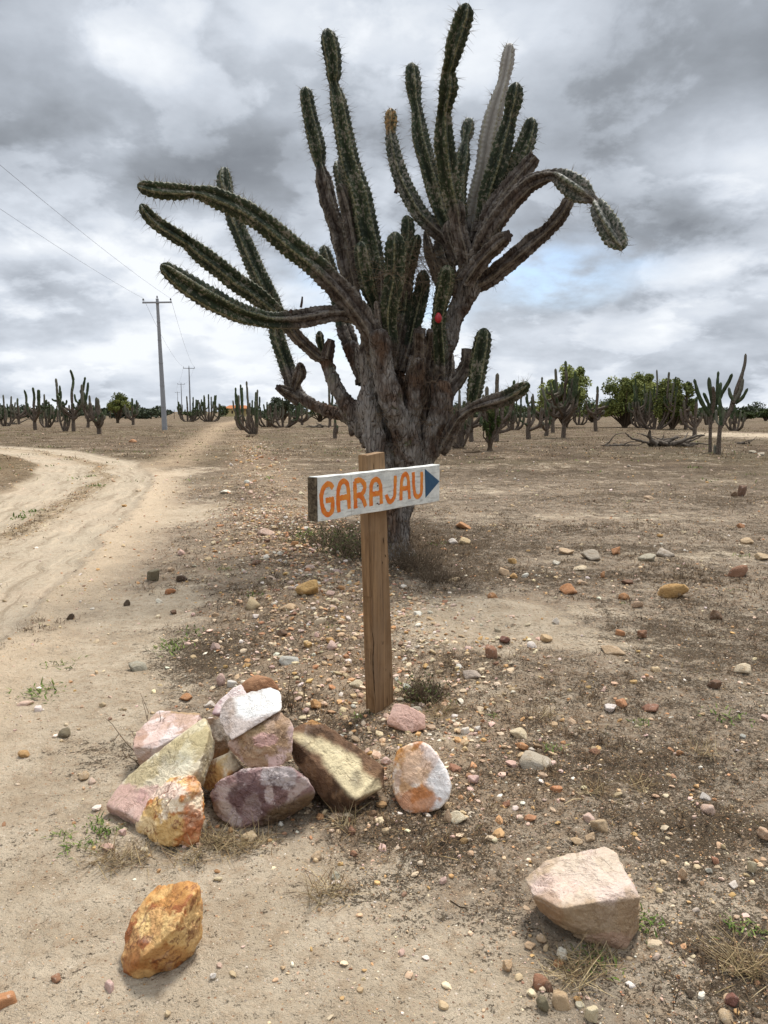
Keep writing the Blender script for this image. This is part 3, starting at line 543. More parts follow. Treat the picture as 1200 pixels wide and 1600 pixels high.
cand = [scatter(1.7, 2.0, 16, .035, .085, 2.0), scatter(.42, 10, 36, .05, .14, 2.0), scatter(.05, 30, 85, .09, .22, 2)]
cand.append(scatter(16, 3.5, 14, .03, .085, 1.6, reg=lambda P, m: m['bank'] ** 1.5))
cand.append(scatter(8.0, 13, 34, .05, .14, 1.7, reg=lambda P, m: m['bank'] ** 1.5))
CPos = np.vstack([c[0] for c in cand]); CS = np.concatenate([c[1] for c in cand])
known = np.array([g[1][:2] for g in STONES]); dmin = np.min(np.linalg.norm(CPos[:, None] - known[None], axis=2), axis=1); ok = dmin > CS * 1.3; CPos, CS = CPos[ok], CS[ok]
app = CS / np.hypot(*CPos.T); order = np.argsort(-app); NIND = max(0, 298 - len(STONES))
CZ = height(CPos); cc = rng.choice(len(PAL), len(CPos), p=PP)
for k in order[:NIND]:
    stone(0, 0, 0, 0, PAL[cc[k]], False, np.array([*CPos[k], CZ[k]]), (CS[k], CS[k] * rng.uniform(.35, .8)))
rest = order[NIND:]
def cloud_mesh(P, Z, size, tmpl, colidx, sink=.35):
    n = len(P); K = len(tmpl); out = MB()
    for q in range(K):
        s_ = np.arange(q, n, K)
        if not len(s_): continue
        V0, F0 = tmpl[q]; m = len(s_); a = rng.uniform(0, 2 * math.pi, m); sx = size[s_] * .5; sy = sx * rng.uniform(.55, 1., m); sz = sx * rng.uniform(.35, .8, m)
        tx = rng.normal(0, .25, m); x = V0[None, :, 0] * sx[:, None]; y = V0[None, :, 1] * sy[:, None]; z = V0[None, :, 2] * sz[:, None] + tx[:, None] * x
        X = x * np.cos(a)[:, None] - y * np.sin(a)[:, None] + P[s_, 0][:, None]; Y = x * np.sin(a)[:, None] + y * np.cos(a)[:, None] + P[s_, 1][:, None]
        Zz = z + Z[s_][:, None] + (sz * sink)[:, None]; V = np.stack([X, Y, Zz], -1).reshape(-1, 3)
        F = (F0[None] + (np.arange(m) * len(V0))[:, None, None]).reshape(-1, 3)
        base = (np.array([CN[PAL[i]] for i in colidx[s_]]) * .68 + .32 * np.array(S(176, 152, 122))) * rng.uniform(.75, 1.28, (m, 1)) * rng.uniform(.94, 1.06, (m, 3)); out.add(V, F, col=np.repeat(base, len(V0), 0))
    return out
def gravel_fn(t, co, b):
    c = t.attr('col', 'Color'); n = t.noise(co, 90, 4, .7)
    t.put(b.inputs['Normal'], t.bump(n, .4, .006)); return t.mix(t.m('MULTIPLY', t.ramp(n, .45, .75), .45), c, t.mix(1., c, (.55, .47, .4), 'MULTIPLY'))
MGR = mat('gravel', gravel_fn, .85, .2)
T2 = [template(300 + k, 2, 7, 40) for k in range(9)]; T1 = [template(330 + k, 1, 8, 14) for k in range(9)]
OCT = (np.array([(1, 0, 0), (-1, 0, 0), (0, 1, 0), (0, -1, 0), (0, 0, 1), (0, 0, -1.)]), np.array([(0, 2, 4), (2, 1, 4), (1, 3, 4), (3, 0, 4), (2, 0, 5), (1, 2, 5), (3, 1, 5), (0, 3, 5)]))
T0 = [(OCT[0] * np.random.default_rng(k).uniform(.6, 1.1, (6, 1)) + np.random.default_rng(k + 50).normal(0, .18, (6, 3)), OCT[1]) for k in range(7)]
g = cloud_mesh(CPos[rest], CZ[rest], CS[rest], T2, cc[rest])
for dens, r0, r1, s0, s1, T in ((300, 1.6, 7.5, .009, .034, T2), (70, 7, 18, .016, .05, T1), (4200, 1.6, 3.9, .0035, .010, T0), (900, 4.2, 8, .006, .013, T0), (6, 17, 40, .04, .09, T1)):
    P, s = scatter(dens, r0, r1, s0, s1, 1.8); z = height(P); c_ = rng.choice(len(PAL), len(P), p=PP); q = cloud_mesh(P, z, s, T, c_)
    if q.V: g.add(np.concatenate(q.V), np.concatenate(q.F[3]), col=np.concatenate(q.A['col']))
P, s = scatter(460, 2.6, 12, .014, .06, 1.7, reg=lambda P, m: m['bank'] ** 1.3); q = cloud_mesh(P, height(P), s, T1, rng.choice(len(PAL), len(P), p=PP))
g.add(np.concatenate(q.V), np.concatenate(q.F[3]), col=np.concatenate(q.A['col']))
tag(obj('gravel', g.mesh('gravel', False), MGR), 'loose gravel and pebbles strewn over the dry ground', 'gravel', kind='stuff')
# labels of the single stones
from collections import defaultdict
groups_ = defaultdict(list)
for s_ in STONES:
    o, G, wid, cn, kn = s_
    nm, L = min(LAND, key=lambda l: np.hypot(*(l[1][:2] - G[:2])) / (1 + .12 * l[1][1])); d = G[:2] - L[:2]; dist = np.hypot(*d)
    if G[1] > 16: lab = f'{cn} stone far out on the {"left" if G[0] < 0 else "right"} side of the plain'
    elif 'edge' in nm or 'corner' in nm: lab = f'{cn} stone on the dry ground near {nm}'
    elif dist < .3: lab = f'{cn} stone right beside {nm}'
    else:
        rel = ('to the right of' if d[0] > 0 else 'to the left of') if abs(d[0]) > abs(d[1]) * .8 else ('behind' if d[1] > 0 else 'in front of')
        lab = f'{cn} stone lying {rel} {nm}'
    groups_[lab].append(s_)
for lab, L in groups_.items():
    L.sort(key=lambda q: -q[2])
    for k, s_ in enumerate(L):
        pre = {1: [''], 2: ['larger ', 'smaller '], 3: ['largest ', 'middle-sized ', 'smallest ']}.get(len(L))
        if pre: l2 = pre[k] + lab
        elif k == 0: l2 = 'largest ' + lab
        elif k == 1: l2 = 'second largest ' + lab
        else: l2 = 'small ' + lab
        if l2.split()[0] in CN: l2 = 'lone ' + l2
        tag(s_[0], l2, 'stone', 'loose stones scattered over the ground')
# ============================================================ THE BIG CACTUS
Y0 = 8.0
def cactus_fn(t, co, b):
    wood, rib, grey, yel = t.attr('wood'), t.attr('rib'), t.attr('grey'), t.attr('yellow')
    nA = t.noise(co, 7, 5, .6, .4); nB = t.noise(co, 34, 5, .7); nC = t.noise(t.scalev(co, 1, 1, .35), 26, 5, .7, 1.); nD = t.noise(co, 3, 4, .6)
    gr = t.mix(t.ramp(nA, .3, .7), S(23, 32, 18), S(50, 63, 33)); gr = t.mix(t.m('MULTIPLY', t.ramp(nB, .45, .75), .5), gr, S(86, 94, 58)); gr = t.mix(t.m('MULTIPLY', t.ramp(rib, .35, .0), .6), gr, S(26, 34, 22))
    cork = t.mix(nB, S(104, 94, 80), S(158, 150, 138))
    gr = t.mix(t.m('MULTIPLY', t.ramp(t.m('ADD', nB, t.m('MULTIPLY', nA, .5)), .76, .9), .75), gr, cork)
    gr = t.mix(t.ramp(t.m('ADD', grey, t.m('MULTIPLY', t.m('SUBTRACT', nB, .5), 1.3)), .3, .75), gr, t.mix(nA, S(128, 120, 110), S(172, 168, 160)))
    gr = t.mix(t.m('MULTIPLY', t.m('MULTIPLY', yel, t.ramp(nB, .38, .6)), .85), gr, t.mix(nA, S(150, 104, 50), S(186, 150, 84)))
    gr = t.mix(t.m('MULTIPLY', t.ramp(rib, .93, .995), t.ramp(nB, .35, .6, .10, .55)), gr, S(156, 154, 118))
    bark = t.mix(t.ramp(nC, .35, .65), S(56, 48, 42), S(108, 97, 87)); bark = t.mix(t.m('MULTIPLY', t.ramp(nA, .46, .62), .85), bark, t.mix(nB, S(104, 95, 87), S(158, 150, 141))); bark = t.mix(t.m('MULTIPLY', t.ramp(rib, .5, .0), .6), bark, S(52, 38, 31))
    bark = t.mix(t.m('MULTIPLY', t.ramp(nC, .42, .3), .8), bark, S(46, 34, 27)); bark = t.mix(t.m('MULTIPLY', t.ramp(nD, .55, .75), .4), bark, S(104, 76, 58))
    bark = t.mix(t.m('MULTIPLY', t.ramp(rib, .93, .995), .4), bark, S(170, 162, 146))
    wm = t.ramp(t.m('ADD', wood, t.m('MULTIPLY', t.m('SUBTRACT', nA, .5), .9)), .35, .65)
    wv = t.vor(t.scalev(co, 1, 1, .45), 30, 'DISTANCE_TO_EDGE')
    h = t.m('ADD', t.m('MULTIPLY', nC, t.m('ADD', t.m('MULTIPLY', wm, 1.2), .12)), t.m('MULTIPLY', nB, .3)); h = t.m('ADD', h, t.m('MULTIPLY', t.m('MULTIPLY', t.ramp(wv, 0, .12), .5), wm))
    t.put(b.inputs['Normal'], t.bump(h, .85, .03))
    t.put(b.inputs['Roughness'], t.ramp(wm, 0, 1, .55, .95))
    return t.mix(wm, gr, bark)
MC = mat('cactus_skin', cactus_fn, .7, .3)
MSP = mat('spine', lambda t, co, b: S(120, 108, 86), .6, .2)
def nodes3(nodes, dy):
    out = []
    for k, nd in enumerate(nodes):
        px, py, wd = nd[:3]; wood = nd[3] if len(nd) > 3 else 0; u = k / (len(nodes) - 1)
        Y = Y0 + dy[0] * (1 - u) + dy[1] * u; p = at(px, py, Y); dep = topix(p[None])[2][0]; out.append([*p, wd / 2 / FPX * dep * (1.02 - .16 * wood), wood])
    return np.array(out)
def spine_mesh(mb, P, D, L, r=.0018):
    n = len(P); D = D / (np.linalg.norm(D, axis=1)[:, None] + 1e-9); a = np.cross(D, np.array([.3, .5, .81])); a /= np.linalg.norm(a, axis=1)[:, None] + 1e-9; b_ = np.cross(D, a)
    V = np.stack([P + r * a, P + r * (-.5 * a + .87 * b_), P + r * (-.5 * a - .87 * b_), P + D * L[:, None]], 1).reshape(-1, 3)
    k = np.arange(n)[:, None] * 4; F = np.concatenate([k + np.array([[0, 1, 3]]), k + np.array([[1, 2, 3]]), k + np.array([[2, 0, 3]])]); mb.add(V, F)
def branch(parent, nodes, dy=(0, 0), ribs=5, grey=0., yellow=0., name='branch', tip=True, seed=0, label=None, dens=1.0, blunt=False, step=.016):
    N = catmull(nodes3(nodes, dy), step); P, r, wood = N[:, :3].copy(), np.maximum(N[:, 3].copy(), .006), np.clip(N[:, 4], 0, 1)
    rs = np.random.default_rng(seed + 500); L = np.r_[0, np.cumsum(np.linalg.norm(np.diff(P, axis=0), axis=1))]
    P += (np.stack([fbm(np.c_[L * 2.5, L * 0, L * 0 + k * 9 + seed], 2, 60) for k in range(3)], 1)) * r[:, None] * .10
    r *= 1 + .05 * fbm(np.c_[L * 6, L * 0, L * 0 + seed], 3, 66)
    if tip: R0 = r[0] * 1.5; r *= np.sqrt(np.clip(1 - (1 - np.clip((L + .002) / R0, 0, 1)) ** 2.2, .002, 1))
    elif blunt: r *= np.where(L < .02, .55 + .45 * L / .02, 1)
    seg = ribs * 10; dep = .56 - .20 * sstep(.3, 1, wood); ph = rs.uniform(0, 6.28)
    V, F, crest = tube(P, r, seg, ribs, dep, ph); n = len(P); T, Nn, B = frames(P)
    Vr = V.reshape(n, seg, 3); rad = Vr - P[:, None]; per = .052
    sc_ = 1 + .085 * (np.cos(L / per * 2 * math.pi)[:, None]) * (crest.reshape(n, seg) ** 3) * (1 - wood[:, None] * .5)
    Vr = P[:, None] + rad * sc_[..., None]
    w2 = np.repeat(wood, seg); rr = np.repeat(r, seg); V = Vr.reshape(-1, 3); U = (rad / (np.linalg.norm(rad, axis=2)[..., None] + 1e-9)).reshape(-1, 3)
    d = rr * (.03 + .13 * sstep(.35, .8, w2)) * fbm(V * 11, 4, 70) + rr * .14 * sstep(.4, .9, w2) * ridged(V * 34, 3, 72); V = V + U * d[:, None]
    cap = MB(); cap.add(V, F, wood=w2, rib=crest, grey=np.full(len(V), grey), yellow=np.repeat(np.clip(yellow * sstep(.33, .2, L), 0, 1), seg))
    if not tip:
        a0 = V[:seg].mean(0) + (P[0] - P[1]) / np.linalg.norm(P[0] - P[1]) * r[0] * .12
        cap.add(np.vstack([V[:seg], a0]), [(j, seg, (j + 1) % seg) for j in range(seg)], wood=1., rib=0., grey=0., yellow=0.)
    org = np.array(parent.location); me = cap.mesh(name); me.transform(__import__('mathutils').Matrix.Translation(-Vector(org)))
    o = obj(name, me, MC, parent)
    if label: o['label'] = label
    # spines from the areoles along each crest
    ar = np.arange(.03, L[-1], per); idx = np.searchsorted(L, ar).clip(0, n - 1); sp = MB(); PP_, DD, LL = [], [], []
    for k in range(ribs):
        th = ph + 2 * math.pi * k / ribs
        for q in idx:
            if rs.random() > (.95 - .75 * wood[q]) * dens: continue
            rd = math.cos(th) * Nn[q] + math.sin(th) * B[q]
            for _ in range(rs.integers(3, 6)):
                PP_.append(P[q] + rd * r[q] * .97); DD.append(rd + rs.normal(0, .55, 3)); LL.append(abs(rs.normal(.048, .03)) + .015)
    if PP_:
        spine_mesh(sp, np.array(PP_) - org, np.array(DD), np.array(LL)); so = obj('spines', sp.mesh('spines', False), MSP, o); so['kind'] = 'stuff'
    return o
cb = ground(605, 862)
cac = tag(empty('cactus', (cb[0], Y0, cb[2])), 'huge branching old cactus with woody trunk standing behind the wooden sign', 'cactus')
BR_ = [
 # nodes (px,py,width,wood), depth offsets at tip/base
 ([(511, 45, 26), (518, 87, 29), (520, 118, 24), (521, 131, 16), (528, 160, 27), (538, 217, 31), (547, 260, 33), (562, 307, 36), (573, 353, 37), (582, 393, 35), (590, 440, 33, .5), (594, 500, 34, 1)], (.1, .2), {}),
 ([(477, 137, 22), (483, 177, 25), (493, 220, 28), (498, 250, 20), (500, 262, 17, .5), (504, 283, 28, .7), (513, 320, 31, .75), (528, 360, 32, .7), (537, 405, 31, .8), (545, 440, 28, 1), (562, 500, 28, 1)], (.5, .4), {}),
 ([(526, 252, 20), (533, 275, 24), (540, 310, 26), (548, 350, 26, .3), (556, 400, 26, .6)], (.7, .5), {}),
 ([(530, 287, 20, .5), (540, 320, 23, .6), (548, 360, 24, .7), (557, 410, 25, .8), (565, 450, 26, 1)], (.2, .3), {}),
 ([(214, 289, 22), (250, 296, 28), (283, 299, 26), (300, 299, 20), (333, 307, 32), (383, 330, 35), (424, 357, 37), (459, 388, 38, .2), (497, 417, 40, .4), (532, 452, 42, .8), (567, 495, 42, 1), (588, 530, 42, 1), (600, 575, 42, 1)], (-.9, -.15), dict(ribs=5)),
 ([(220, 318, 15), (242, 345, 24), (277, 370, 26), (290, 378, 23), (315, 398, 30), (357, 430, 31), (396, 457, 31), (427, 482, 28, .2), (452, 510, 24, .5), (473, 534, 22, .8), (497, 555, 24, 1), (516, 562, 24, 1)], (-.5, .3), {}),
 ([(252, 414, 20), (287, 440, 34), (333, 468, 36), (375, 489, 34, .1), (400, 497, 32, .3), (424, 502, 30, .4), (473, 500, 32, .7), (515, 492, 30, 1), (545, 492, 28, 1), (575, 505, 28, 1)], (-1.2, -.1), {}),
 ([(351, 262, 19), (352, 285, 25), (355, 300, 23), (360, 312, 20), (368, 345, 27), (389, 394, 28), (413, 450, 31), (431, 496, 30), (435, 527, 26), (445, 562, 28, .3), (455, 594, 30, .7), (464, 618, 30, 1)], (1.0, .5), {}),
 ([(469, 566, 10, 1), (470, 580, 24, .9), (463, 598, 18, 1), (460, 612, 20, 1)], (.3, .5), dict(tip=True)),
 ([(434, 606, 12, 1), (444, 612, 20, 1), (466, 621, 26, 1)], (.3, .5), dict(tip=False)),
 ([(499, 517, 11), (500, 532, 14), (503, 545, 10), (508, 556, 12, .8)], (.2, .2), dict(dens=.5)),
 ([(505, 384, 17), (512, 408, 22), (524, 450, 24), (533, 495, 26, .2), (540, 520, 28, .8), (552, 550, 30, 1), (568, 590, 32, 1)], (.8, .4), {}),
 ([(563, 378, 22), (568, 410, 28), (575, 447, 27), (585, 475, 24, .4), (592, 510, 24, 1)], (-.3, -.1), {}),
 ([(617, 362, 28), (617, 397, 33), (615, 442, 32), (609, 479, 28), (609, 503, 27, .1), (612, 535, 28, .6), (607, 575, 30, 1)], (-.45, -.15), dict(label='bright green upright branch in the middle')),
 ([(634, 337, 17), (636, 360, 22), (633, 423, 26), (631, 477, 26, .3), (624, 522, 26, .7), (618, 560, 26, 1)], (.15, .1), {}),
 ([(654, 366, 16), (646, 392, 22), (637, 430, 20, .3), (632, 465, 20, .9)], (-.1, .1), {}),
 ([(662, 423, 18), (660, 450, 24), (652, 485, 26), (644, 517, 25, .1), (637, 548, 24, .7), (628, 580, 26, 1)], (.2, .1), {}),
 ([(700, 413, 22), (697, 442, 27), (689, 479, 25), (685, 511, 24, .1), (687, 551, 28, .35), (688, 590, 28, .7), (680, 650, 26, 1)], (-.38, .1), {}),
 ([(795, 369, 20, .9), (785, 376, 28, .85), (767, 391, 30, .7), (745, 415, 32, .9), (728, 440, 32, 1)], (-.5, -.1), dict(tip=False)),
 ([(893, 305, 18, .6), (879, 332, 26, .7), (858, 358, 26, .8), (820, 389, 32, .8), (788, 415, 34, .9), (762, 434, 34, 1), (732, 446, 36, 1)], (-.3, .1), {}),
 ([(974, 389, 18, .2), (964, 370, 36, .2), (948, 343, 38, .25), (936, 322, 27, .3), (930, 313, 13, .6), (912, 300, 40, .3), (885, 283, 36, .35), (868, 274, 22, .6), (853, 276, 24, .7), (825, 288, 30, .8), (797, 315, 34, .85), (772, 348, 38, .9), (752, 385, 38, 1), (730, 425, 36, 1)], (-1.2, -.1), dict(dens=.5, grey=.45, label='woody drooping branch that arches down on the right')),
 ([(836, 245, 22, 1), (822, 262, 30, .9), (795, 295, 32, .8), (772, 325, 32, .9), (755, 365, 30, 1)], (-.1, .0), dict(tip=False)),
 ([(831, 184, 22), (822, 217, 29), (808, 252, 31), (794, 290, 29), (775, 330, 28, .4), (755, 370, 26, 1)], (.1, .1), {}),
 ([(807, 129, 22), (803, 157, 28), (797, 184, 22), (787, 224, 32), (776, 262, 34), (765, 300, 32), (757, 335, 28, .4), (744, 380, 28, 1)], (-.1, .1), {}),
 ([(798, 68, 16), (792, 98, 23), (785, 130, 19), (774, 171, 29), (765, 210, 32), (759, 248, 30), (752, 290, 32), (741, 335, 34), (733, 372, 30, .8), (726, 410, 28, 1)], (.5, .2), dict(grey=.85, dens=.6, label='pale grey weathered branch behind the green ones')),
 ([(730, 3, 28), (722, 29, 34), (711, 66, 32), (703, 98, 25), (699, 112, 23), (700, 138, 32), (696, 162, 24), (693, 178, 24), (693, 215, 33), (696, 250, 34), (702, 285, 34), (711, 322, 32, .5), (716, 360, 30, .9), (724, 395, 30, 1), (730, 430, 32, 1)], (-.9, -.1), dict(label='tallest dark green branch')),
 ([(734, 186, 18), (731, 208, 22), (728, 221, 14), (724, 245, 24), (719, 285, 26), (718, 320, 24, .1), (722, 365, 24, .9)], (.4, .1), {}),
 ([(643, 98, 20), (646, 133, 26), (649, 160, 20), (652, 175, 20), (657, 210, 27), (667, 252, 29), (678, 297, 30), (689, 332, 28, .2), (704, 368, 26, .7), (720, 410, 28, 1)], (.2, .1), {}),
 ([(609, 170, 15), (611, 190, 21), (611, 206, 16), (613, 220, 21), (622, 259, 25), (636, 297, 27), (657, 332, 28, .3), (681, 357, 28, .6), (700, 376, 26, .9), (718, 410, 26, 1)], (.3, .1), dict(grey=.42, yellow=1., label='branch with a yellowed orange tip')),
 ([(691, 377, 24, .6), (692, 400, 30, .5), (700, 425, 28, .9), (706, 460, 28, 1)], (.3, .2), dict(tip=False, grey=.5)),
 ([(664, 360, 6, 1), (668, 385, 18, .8), (678, 420, 20, 1), (692, 455, 22, 1)], (.3, .2), {}),
 ([(700, 345, 20, .5), (706, 372, 26, 1), (718, 405, 28, 1)], (-.1, -.1), {}),
 ([(757, 513, 24), (753, 543, 30), (746, 583, 29), (739, 618, 24), (735, 634, 18, .6), (728, 646, 18, 1)], (-.2, -.1), dict(label='bright green upright branch low on the right', dens=1.2)),
 ([(827, 600, 14, .3), (812, 610, 25, .35), (793, 620, 27, .5), (761, 630, 26, .6), (738, 638, 18, .8), (718, 652, 22, .9), (703, 678, 26, .9), (686, 705, 30, 1)], (-.8, -.1), dict(label='pale low branch reaching out to the right')),
 ([(731, 545, 20, 1), (727, 575, 26, .9), (708, 602, 28, .9), (690, 622, 28, 1)], (.0, 0), dict(tip=False)),
 ([(706, 552, 8, 1), (704, 575, 16, .7), (700, 600, 18, 1)], (.2, 0), {}),
 ([(655, 516, 20, 1), (656, 545, 27, 1), (652, 580, 28, 1), (640, 640, 26, 1)], (-.36, .1), dict(tip=False)),
 ([(672, 516, 12, 1), (668, 545, 18, 1), (660, 600, 18, 1)], (-.34, .05), dict(tip=False)),
 ([(641, 418, 14, 1), (634, 440, 20, 1), (628, 470, 20, 1)], (.0, .1), dict(tip=False)),
 ([(594, 424, 8, 1), (597, 445, 16, 1), (597, 480, 20, 1)], (-.2, -.2), dict(tip=False)),
 ([(587, 470, 8, 1), (590, 495, 14, 1), (594, 530, 20, 1)], (-.35, -.25), {}),
 ([(517, 530, 14, 1), (512, 545, 22, 1), (510, 560, 24, 1)], (.2, .2), dict(tip=False)),
 ([(556, 542, 8, 1), (560, 570, 20, 1), (566, 600, 24, 1)], (.3, .2), {}),
]
for k, (nd, dy, kw) in enumerate(BR_): branch(cac, nd, dy, seed=k * 13, **kw)
# trunk: fused woody stems, remeshed into one surface
TR = [
 ([(462, 612, 22), (490, 633, 26), (520, 645, 29), (550, 657, 30), (580, 680, 34), (606, 720, 44)], (.5, .15)),
 ([(508, 550, 24), (520, 591, 30), (535, 624, 34), (552, 648, 36), (580, 690, 44)], (.25, .1)),
 ([(545, 540, 26), (566, 580, 32), (577, 600, 32), (590, 650, 36), (600, 700, 40)], (.35, .1)),
 ([(574, 520, 22), (574, 560, 26), (578, 600, 34), (578, 640, 42), (583, 680, 44), (594, 725, 46)], (-.10, -.12)),
 ([(590, 520, 36), (598, 560, 40), (606, 605, 44), (622, 650, 48), (640, 695, 50), (640, 740, 46)], (-.34, -.12)),
 ([(729, 425, 40), (722, 455, 38), (711, 490, 36), (702, 530, 34), (690, 560, 38), (672, 590, 42), (662, 630, 46), (655, 690, 54), (640, 740, 56)], (.1, .05)),
 ([(742, 440, 34), (725, 470, 34), (706, 520, 30)], (.05, .08)),
 ([(689, 600, 34), (690, 625, 38), (684, 663, 44), (672, 700, 44), (655, 740, 46)], (-.12, -.08)),
 ([(624, 560, 22), (622, 600, 26), (630, 650, 34), (640, 700, 46)], (.3, .1)),
 ([(652, 560, 30), (645, 610, 36), (640, 660, 42), (632, 720, 50)], (-.15, -.1)),
 ([(606, 560, 24), (604, 620, 30), (606, 680, 40), (606, 730, 50)], (.2, .1)),
 ([(594, 700, 52), (602, 745, 58), (606, 790, 52), (606, 830, 50), (606, 862, 62), (606, 885, 84)], (-.05, .0)),
 ([(640, 700, 58), (632, 745, 56), (620, 790, 48), (616, 840, 44), (618, 870, 54)], (.0, .0)),
 ([(622, 700, 60), (618, 760, 70), (610, 820, 50)], (.05, .05)),
 ([(548, 660, 14), (553, 676, 16), (560, 664, 20)], (.2, .1)),
]
tm = MB()
for nd, dy in TR:
    N = catmull(nodes3(nd, dy), .04); V, F, _ = tube(N[:, :3], N[:, 3] * (.63 + .27 * sstep(0, 1, (740 - np.interp(np.arange(len(N)), np.linspace(0, len(N) - 1, len(nd)), [q[1] for q in nd])) / -60)), 14); n = len(N)
    V = np.vstack([V, N[0, :3], N[-1, :3]]); tm.add(V, F); k0 = tm.n - len(V); s0 = 14
    tm.F[3].append(np.array([(k0 + j, k0 + n * 14, k0 + (j + 1) % 14) for j in range(14)] + [(k0 + (n - 1) * 14 + (j + 1) % 14, k0 + n * 14 + 1, k0 + (n - 1) * 14 + j) for j in range(14)]))
tmp = obj('tmp', tm.mesh('tmp'), None); rm = tmp.modifiers.new('r', 'REMESH'); rm.mode = 'VOXEL'; rm.voxel_size = .011
dg = bpy.context.evaluated_depsgraph_get(); ev = tmp.evaluated_get(dg); em = ev.to_mesh()
V = np.zeros(len(em.vertices) * 3, np.float32); em.vertices.foreach_get('co', V); V = V.reshape(-1, 3).astype(float)
NN = np.zeros(len(em.vertices) * 3, np.float32); em.vertices.foreach_get('normal', NN); NN = NN.reshape(-1, 3)
Fq = np.array([p.vertices[:] for p in em.polygons if len(p.vertices) == 4]); ev.to_mesh_clear(); bpy.data.objects.remove(tmp)
for _ in range(2):                      # soften the creases where stems fuse
    acc_ = np.zeros_like(V); cnt = np.zeros(len(V))
    for a, b_ in ((0, 1), (1, 2), (2, 3), (3, 0)):
        np.add.at(acc_, Fq[:, a], V[Fq[:, b_]]); np.add.at(cnt, Fq[:, a], 1); np.add.at(acc_, Fq[:, b_], V[Fq[:, a]]); np.add.at(cnt, Fq[:, b_], 1)
    V = V * .4 + .6 * acc_ / np.maximum(cnt, 1)[:, None]
SQ = np.array([1, 1, .3])
d = .030 * fbm(V * SQ * 6, 4, 201) + .050 * ridged(V * SQ * 10, 4, 205) * (.6 + .6 * fbm(V * 3, 2, 207)) + .016 * ridged(V * SQ * 34, 3, 208) + .006 * fbm(V * SQ * 70, 3, 209)
V = V + NN * d[:, None]
pxv, pyv, _ = topix(V); gm = np.clip(np.exp(-((pxv - 576) / 22) ** 2 - ((pyv - 655) / 55) ** 2) * 1.2, 0, 1)
def bark_fn(t, co, b):
    pale = t.attr('pale'); v = t.scalev(co, 1, 1, .24)
    a = t.noise(v, 9, 6, .65, .8); c2 = t.noise(v, 32, 6, .7, 1.2); d2 = t.noise(co, 2.4, 4, .6, .3); e = t.vor(v, 24, 'DISTANCE_TO_EDGE'); f = t.noise(co, 120, 4, .7)
    c = t.mix(t.ramp(a, .35, .65), S(72, 60, 52), S(134, 120, 109)); c = t.mix(t.m('MULTIPLY', t.ramp(d2, .44, .56), .85), c, t.mix(c2, S(128, 122, 115), S(184, 178, 170)))
    c = t.mix(t.m('MULTIPLY', t.ramp(d2, .46, .36), .65), c, t.mix(c2, S(96, 72, 56), S(138, 108, 84)))
    c = t.mix(t.m('MULTIPLY', pale, .8), c, t.mix(c2, S(158, 152, 146), S(196, 192, 186)))
    c = t.mix(t.m('MULTIPLY', t.ramp(c2, .47, .34), .9), c, S(36, 27, 23)); c = t.mix(t.m('MULTIPLY', t.ramp(e, .10, .0), t.ramp(a, .4, .7)), c, S(52, 40, 33))
    c = t.mix(t.m('MULTIPLY', t.ramp(t.noise(co, 4.5, 4, .6), .62, .72), .5), c, S(92, 104, 66))
    h = t.m('ADD', t.m('MULTIPLY', c2, 1.2), t.m('MULTIPLY', t.ramp(e, 0, .15), .5)); h = t.m('ADD', h, t.m('MULTIPLY', f, .25)); t.put(b.inputs['Normal'], t.bump(h, 1., .035)); return c
MBK = mat('cactus_bark', bark_fn, .95, .1)
obj('trunk', mesh_np('trunk', V - np.array(cac.location), Fq, {'pale': gm}), MBK, cac)
# red fruit, dry hanging root tangle in the fork
fp = at(685, 497, Y0 - .5); U, F = ICO[3]; fr = U * np.array([.035, .035, .05]) * (1 + .05 * U[:, 2:3]); fr[:, :2] *= (1 - .25 * np.clip(U[:, 2:3], 0, 1))
fo = obj('fruit', mesh_np('fruit', fr + fp - np.array(cac.location), F), mat('red_fruit', lambda t, co, b: t.mix(t.noise(co, 9, 3), S(130, 20, 32), S(176, 40, 46)), .4, .4), cac)
def strands(parent, pts, n, name, L, material, spread=.1, r=.004, up=0, seed=0):
    rs = np.random.default_rng(seed); mb = MB(); org = np.array(parent.location) if parent else np.zeros(3)
    for p0 in pts:
        for _ in range(n):
            p = p0 + rs.normal(0, spread, 3) * np.array([1, 1, .5]); d = rs.normal(0, 1, 3) + np.array([0, 0, up]); d /= np.linalg.norm(d); Q = [p]
            for q in range(6): d = d + rs.normal(0, .35, 3) + np.array([0, 0, -.12 if up == 0 else .05]); d /= np.linalg.norm(d); Q.append(Q[-1] + d * L / 6)
            Q = np.array(Q); V_, F_, _ = tube(Q, np.linspace(r, r * .4, 7), 3); mb.add(V_ - org, F_)
    return obj(name, mb.mesh(name), material, parent)
MTW = mat('dry_twig', lambda t, co, b: t.mix(t.noise(co, 30, 3), S(84, 70, 56), S(132, 116, 96)), .9, .1)
so = strands(cac, [at(676, 425, Y0 - .1), at(672, 405, Y0 - .1), at(685, 440, Y0 - .1), at(662, 395, Y0 - .1), at(640, 410, Y0 - .1), at(610, 430, Y0 - .5), at(650, 420, Y0 - .1)], 26, 'dry_tangle', .34, MTW, .05, .0028, seed=3); so['kind'] = 'stuff'
so = strands(cac, [at(x, y, Y0 - .28) for x, y in ((648, 560), (668, 600), (650, 640), (670, 660), (630, 690), (690, 680), (600, 640), (700, 640))], 16, 'dry_tangle', .26, MTW, .05, .0025, seed=5); so['kind'] = 'stuff'
